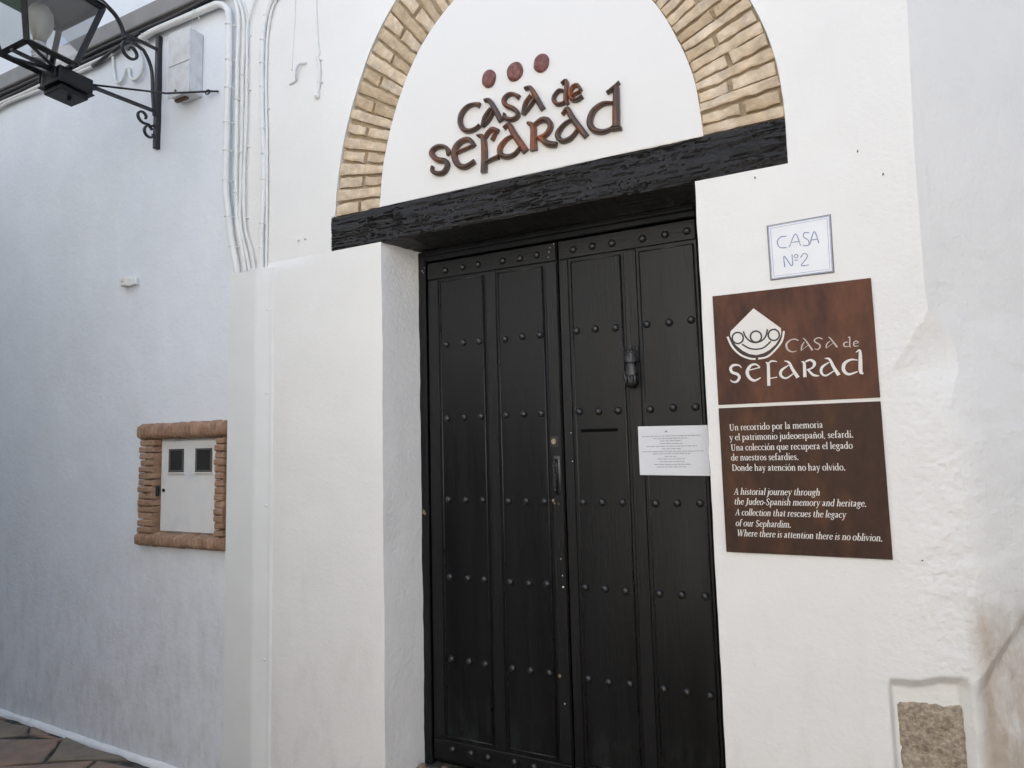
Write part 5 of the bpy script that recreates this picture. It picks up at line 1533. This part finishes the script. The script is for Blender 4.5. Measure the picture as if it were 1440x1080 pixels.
lead = spline([(X0, -0.020, 3.66), (X0, -0.034, 3.80), (X0, -0.042, 3.93), (X0, -0.065, 4.00), (X0, -0.105, 4.055)], 6)
flatbar(bm, lead[:-1] + sp, 0.018, 0.012)
mesh_obj('scroll', bm, M['lamp_iron'], la)
bm = bmesh.new()
pts = [(X0, -0.030, 3.560), (X0, -0.055, 3.585)]
for k in range(30):
    t = k / 29
    a = R(-60) - t * R(330)
    r = 0.044 - 0.028 * t
    pts.append((X0, -0.092 + r * math.cos(a), 3.622 + r * math.sin(a)))
flatbar(bm, pts, 0.016, 0.011)
mesh_obj('scroll', bm, M['lamp_iron'], la)
bm = bmesh.new()
pts = []
for k in range(26):
    t = k / 25
    a = R(80) + t * R(290)
    r = 0.046 - 0.026 * t
    pts.append((X0, -0.045 + r * math.cos(a), 3.535 + r * math.sin(a)))
flatbar(bm, [(X0, -0.018, 3.60)] + pts, 0.016, 0.011)
mesh_obj('scroll', bm, M['lamp_iron'], la)
# stay rod to an eye in the wall
bm = bmesh.new()
tube(bm, [(X0 + 0.01, -0.425, 3.655), (-3.38, -0.14, 3.672), (-3.16, -0.022, 3.684)], 0.006, 7)
ring_ = [(-3.175 + 0.020 * math.cos(a), -0.022, 3.684 + 0.013 * math.sin(a)) for a in [2 * math.pi * k / 12 for k in range(12)]]
tube(bm, ring_, 0.004, 6, closed=True)
tube(bm, [(-3.155, -0.022, 3.684), (-3.12, 0.01, 3.69)], 0.006, 6)
mesh_obj('stay_rod', bm, M['lamp_iron'], la, smooth=True)
# glass body
b2, t2 = 0.12, 0.205
zb_, zt_ = 3.665, 4.02
bc = [(LXc + sx * b2, LYc + sy * b2, zb_) for sx, sy in ((1, -1), (1, 1), (-1, 1), (-1, -1))]
tcn = [(LXc + sx * t2, LYc + sy * t2, zt_) for sx, sy in ((1, -1), (1, 1), (-1, 1), (-1, -1))]
for k in range(4):
    bm = bmesh.new()
    tube(bm, [bc[k], tcn[k]], 0.016, 4)
    mesh_obj('corner_post', bm, M['lamp_black'], la)
bm = bmesh.new()
for k in range(4):
    a, b = Vector(bc[k]), Vector(bc[(k + 1) % 4])
    tube(bm, [a, b], 0.018, 4)
mesh_obj('bottom_frame', bm, M['lamp_black'], la)
bm = bmesh.new()
for k in range(4):
    a, b = Vector(tcn[k]), Vector(tcn[(k + 1) % 4])
    tube(bm, [a, b], 0.018, 4)
mesh_obj('top_frame', bm, M['lamp_black'], la)
for k in range(4):
    bm = bmesh.new()
    q = [Vector(bc[k]), Vector(bc[(k + 1) % 4]), Vector(tcn[(k + 1) % 4]), Vector(tcn[k])]
    nn = (q[1] - q[0]).cross(q[3] - q[0]).normalized() * 0.001
    vs = [bm.verts.new(p) for p in q]
    bm.faces.new(vs)
    mesh_obj('glass_pane', bm, M['glass'], la)
# roof
bm = bmesh.new()
ap = bm.verts.new((LXc, LYc, 4.27))
rr_ = [bm.verts.new((LXc + sx * 0.225, LYc + sy * 0.225, 4.032)) for sx, sy in ((1, -1), (1, 1), (-1, 1), (-1, -1))]
rm = [bm.verts.new((LXc + sx * 0.08, LYc + sy * 0.08, 4.19)) for sx, sy in ((1, -1), (1, 1), (-1, 1), (-1, -1))]
for k in range(4):
    bm.faces.new((rr_[k], rr_[(k + 1) % 4], rm[(k + 1) % 4], rm[k]))
    bm.faces.new((rm[k], rm[(k + 1) % 4], ap))
bm.faces.new(rr_[::-1])
tube(bm, [(LXc, LYc, 4.25), (LXc, LYc, 4.30)], 0.012, 8)
mesh_obj('roof', bm, M['lamp_black'], la)
# lamp holder and globe inside
bm = bmesh.new()
tube(bm, [(LXc, LYc, 3.66 + 0.012 * k) for k in range(9)], [0.036 if k % 2 else 0.030 for k in range(9)], 12)
mesh_obj('lamp_holder', bm, M['plastic_white'], la)
bm = bmesh.new()
pf = [(0.028, 3.757), (0.034, 3.79), (0.052, 3.83), (0.062, 3.88), (0.058, 3.93), (0.036, 3.965), (0.006, 3.98)]
rg = [[bm.verts.new((LXc + r * math.cos(2 * math.pi * k / 16), LYc + r * math.sin(2 * math.pi * k / 16), z)) for k in range(16)] for r, z in pf]
for a, b in zip(rg, rg[1:]):
    for k in range(16):
        bm.faces.new((a[k], a[(k + 1) % 16], b[(k + 1) % 16], b[k]))
bm.faces.new(rg[0])
bm.faces.new(rg[-1])
mesh_obj('lamp_bulb', bm, mat('frosted bulb', (0.30, 0.29, 0.25), 0.3), la, smooth=True)
# gear box under the glass and cradle bars
bm = bmesh.new()
box(bm, LXc - 0.092, LXc + 0.092, LYc + 0.055, LYc + 0.235, 3.560, 3.645, bev=0.005)
box(bm, LXc - 0.098, LXc + 0.098, LYc + 0.049, LYc + 0.241, 3.552, 3.5595, bev=0.002)
box(bm, LXc - 0.078, LXc + 0.078, LYc + 0.07, LYc + 0.22, 3.520, 3.5515, bev=0.005)
for sx_ in (-0.07, 0.07):
    tube(bm, [(LXc + sx_, LYc + 0.045, 3.575), (LXc + sx_, LYc + 0.045, 3.63)], 0.006, 6)
tube(bm, [(LXc + 0.02, LYc + 0.15, 3.520), (LXc + 0.02, LYc + 0.15, 3.500)], 0.010, 8)
mesh_obj('gear_box', bm, M['lamp_black'], la)
bm = bmesh.new()
flatbar(bm, [(LXc, LYc + 0.30, 3.648), (LXc, LYc - 0.13, 3.648)], 0.024, 0.012)
tube(bm, [(LXc - 0.14, LYc + 0.10, 3.647), (LXc + 0.13, LYc + 0.10, 3.647)], 0.011, 6)
for k in range(4):
    tube(bm, [(LXc, LYc + 0.10, 3.650), Vector(bc[k]) + Vector((0, 0, -0.004))], 0.009, 6)
mesh_obj('cradle', bm, M['lamp_iron'], la)
bm = bmesh.new()
tube(bm, spline([(LXc - 0.02, LYc + 0.02, 3.66), (LXc - 0.03, LYc + 0.05, 3.72), (LXc + 0.0, LYc + 0.02, 3.76), (LXc + 0.01, LYc, 3.80)], 5), 0.010, 7)
mesh_obj('lamp_cable', bm, M['cable_black'], la, smooth=True)

# ------------------------------------------------------------------ ground
bm = bmesh.new()
rows = []
nx, ny = 60, 24
for j in range(ny + 1):
    row = []
    for i in range(nx + 1):
        x = -9 + 15 * i / nx
        y = -9 + 9.3 * j / ny
        row.append(bm.verts.new((x, y, GZ(x) - 0.012 + 0.004 * fbm(x * 3, y * 3))))
    rows.append(row)
for j in range(ny):
    for i in range(nx):
        bm.faces.new((rows[j][i], rows[j][i + 1], rows[j + 1][i + 1], rows[j + 1][i]))
ground = mesh_obj('ground', bm, M['earth'], None, smooth=True)
ground['kind'] = 'structure'
# wide sheet beyond the lane
bm = bmesh.new()
vs = [bm.verts.new(p) for p in ((-60, -60, -0.50), (60, -60, -0.50), (60, 60, -0.50), (-60, 60, -0.50))]
bm.faces.new(vs)
far = mesh_obj('street', bm, M['slab2'], None)
far['kind'] = 'structure'
# slabs laid askew to the wall; each one its own irregular stone
ang = R(33)
ca, sa = math.cos(ang), math.sin(ang)
def w2(u, v):
    return (-4.55 + u * ca - v * sa, -0.10 + u * sa + v * ca)
SU, SV = 0.50, 0.36
def hh(i, j, k):
    rnd = random.Random(i * 7919 + j * 104729 + k * 31)
    return rnd.uniform(-1, 1)
count = 0
for j in range(-9, 10):
    for i in range(-8, 13):
        off = 0.5 * (j % 2)
        def cn(a, b):
            u = (i + off + a) * SU
            v = (j + b) * SV
            key_i = int(round((i + off + a) * 2))
            return w2(u + 0.045 * hh(key_i, j + b, 1), v + 0.035 * hh(key_i, j + b, 2))
        c4 = [cn(0, 0), cn(1, 0), cn(1, 1), cn(0, 1)]
        mx_ = sum(c[0] for c in c4) / 4
        my_ = sum(c[1] for c in c4) / 4
        if max(c[1] for c in c4) < -2.4 or mx_ < -7.6 or mx_ > 0.8 or my_ > 0.25:
            continue
        # keep the stones in front of the wall
        c4 = [(x, min(y, -0.028 + 0.01 * hh(i, j, 9))) for x, y in c4]
        ar = abs(sum(c4[k][0] * c4[(k + 1) % 4][1] - c4[(k + 1) % 4][0] * c4[k][1] for k in range(4))) / 2
        if ar < 0.012:
            continue
        count += 1
        cx_ = sum(c[0] for c in c4) / 4
        cy_ = sum(c[1] for c in c4) / 4
        bm = bmesh.new()
        top, bot = [], []
        base = []
        for k in range(4):
            a, b = c4[k], c4[(k + 1) % 4]
            for t in (0.0, 0.33, 0.66):
                x = a[0] + (b[0] - a[0]) * t
                y = a[1] + (b[1] - a[1]) * t
                x += 0.012 * noise.noise(Vector((x * 14, y * 14, i + j * 3)))
                y += 0.012 * noise.noise(Vector((x * 14, y * 14, i + j * 3 + 40)))
                base.append((x, y))
        gap = 0.014
        tz = 0.004 * hh(i, j, 5)
        for (x, y) in base:
            d = Vector((cx_ - x, cy_ - y))
            d = d.normalized() if d.length > 1e-6 else Vector((0, 0))
            x1, y1 = x + d.x * gap, y + d.y * gap
            x2, y2 = x + d.x * (gap + 0.013), y + d.y * (gap + 0.013)
            bot.append((x1, y1))
            top.append((x2, y2))
        vb = [bm.verts.new((x, y, GZ(x) - 0.03)) for x, y in bot]
        vm = [bm.verts.new((x, y, GZ(x) - 0.005 + tz)) for x, y in bot]
        vt = [bm.verts.new((x, y, GZ(x) + 0.003 + tz)) for x, y in top]
        n = len(vb)
        for a, b in ((vb, vm), (vm, vt)):
            for k in range(n):
                bm.faces.new((a[k], a[(k + 1) % n], b[(k + 1) % n], b[k]))
        bm.faces.new(vt)
        mesh_obj('paving_stone', bm, M['slab'] if hh(i, j, 8) > -0.1 else M['slab2'], ground)

# ------------------------------------------------------------------ unseen houses added across the lane, placed and sized for bounce and shade
def volume(bm, pts, z0, z1):
    a = [bm.verts.new((x, y, z0)) for x, y in pts]
    b = [bm.verts.new((x, y, z1)) for x, y in pts]
    bm.faces.new(a[::-1])
    bm.faces.new(b)
    n = len(pts)
    for k in range(n):
        bm.faces.new((a[k], a[(k + 1) % n], b[(k + 1) % n], b[k]))
def strip_box(name, a, b, out, z0, z1, material, parent):
    """flat element on a wall running a -> b, standing out by `out` towards +y"""
    bm = bmesh.new()
    d = Vector((b[0] - a[0], b[1] - a[1])).normalized()
    n_ = Vector((-d.y, d.x)) * out
    volume(bm, [a, b, (b[0] + n_.x, b[1] + n_.y), (a[0] + n_.x, a[1] + n_.y)], z0, z1)
    return mesh_obj(name, bm, material, parent)
op = thing('house', 'unseen tall grey stone house added close across the lane to dim the left wall, with grey green shutters', 'house')
OA, OB = (-9.0, -1.35), (-1.9, -2.95)
bm = bmesh.new()
volume(bm, [OA, OB, (-1.9, -7.0), (-9.0, -7.0)][::-1], -0.5, 7.6)
mesh_obj('wall', bm, M['stone_wall'], op)
def on(t):
    return (OA[0] + (OB[0] - OA[0]) * t, OA[1] + (OB[1] - OA[1]) * t)
for t in (0.1, 0.42, 0.74):
    for (z0, z1) in ((0.7, 2.0), (3.4, 4.9)):
        strip_box('shutter', on(t), on(t + 0.13), 0.05, z0, z1, M['shutter'], op)
oq = thing('house', 'unseen sunlit white house added set back across the lane for its bounce, with a brown door and a tiled eave', 'house')
bm = bmesh.new()
volume(bm, [(-1.9, -4.9), (2.9, -4.9), (2.9, -8.0), (-1.9, -8.0)][::-1], -0.5, 5.4)
mesh_obj('wall', bm, M['plaster'], oq)
strip_box('eave', (-1.89, -4.9), (2.89, -4.9), 0.22, 5.3, 5.42, M['roof_tile'], oq)
strip_box('door', (-0.6, -4.9), (0.5, -4.9), 0.03, -0.4, 1.9, M['letter_wood'], oq)
for x in (-1.6, 1.3):
    strip_box('window', (x, -4.9), (x + 0.8, -4.9), 0.03, 0.8, 2.1, M['shutter'], oq)
    strip_box('window', (x, -4.9), (x + 0.8, -4.9), 0.03, 3.2, 4.4, M['shutter'], oq)
orr_ = thing('house', 'unseen whitewashed house beyond the side lane, added to shape light on the right corner', 'house')
bm = bmesh.new()
volume(bm, [(2.9, -4.2), (3.0, 6.0), (7.0, 6.0), (7.0, -4.2)][::-1], -0.5, 6.8)
mesh_obj('wall', bm, M['plaster'], orr_)
print('paving stones', count, 'objects', len(bpy.data.objects))
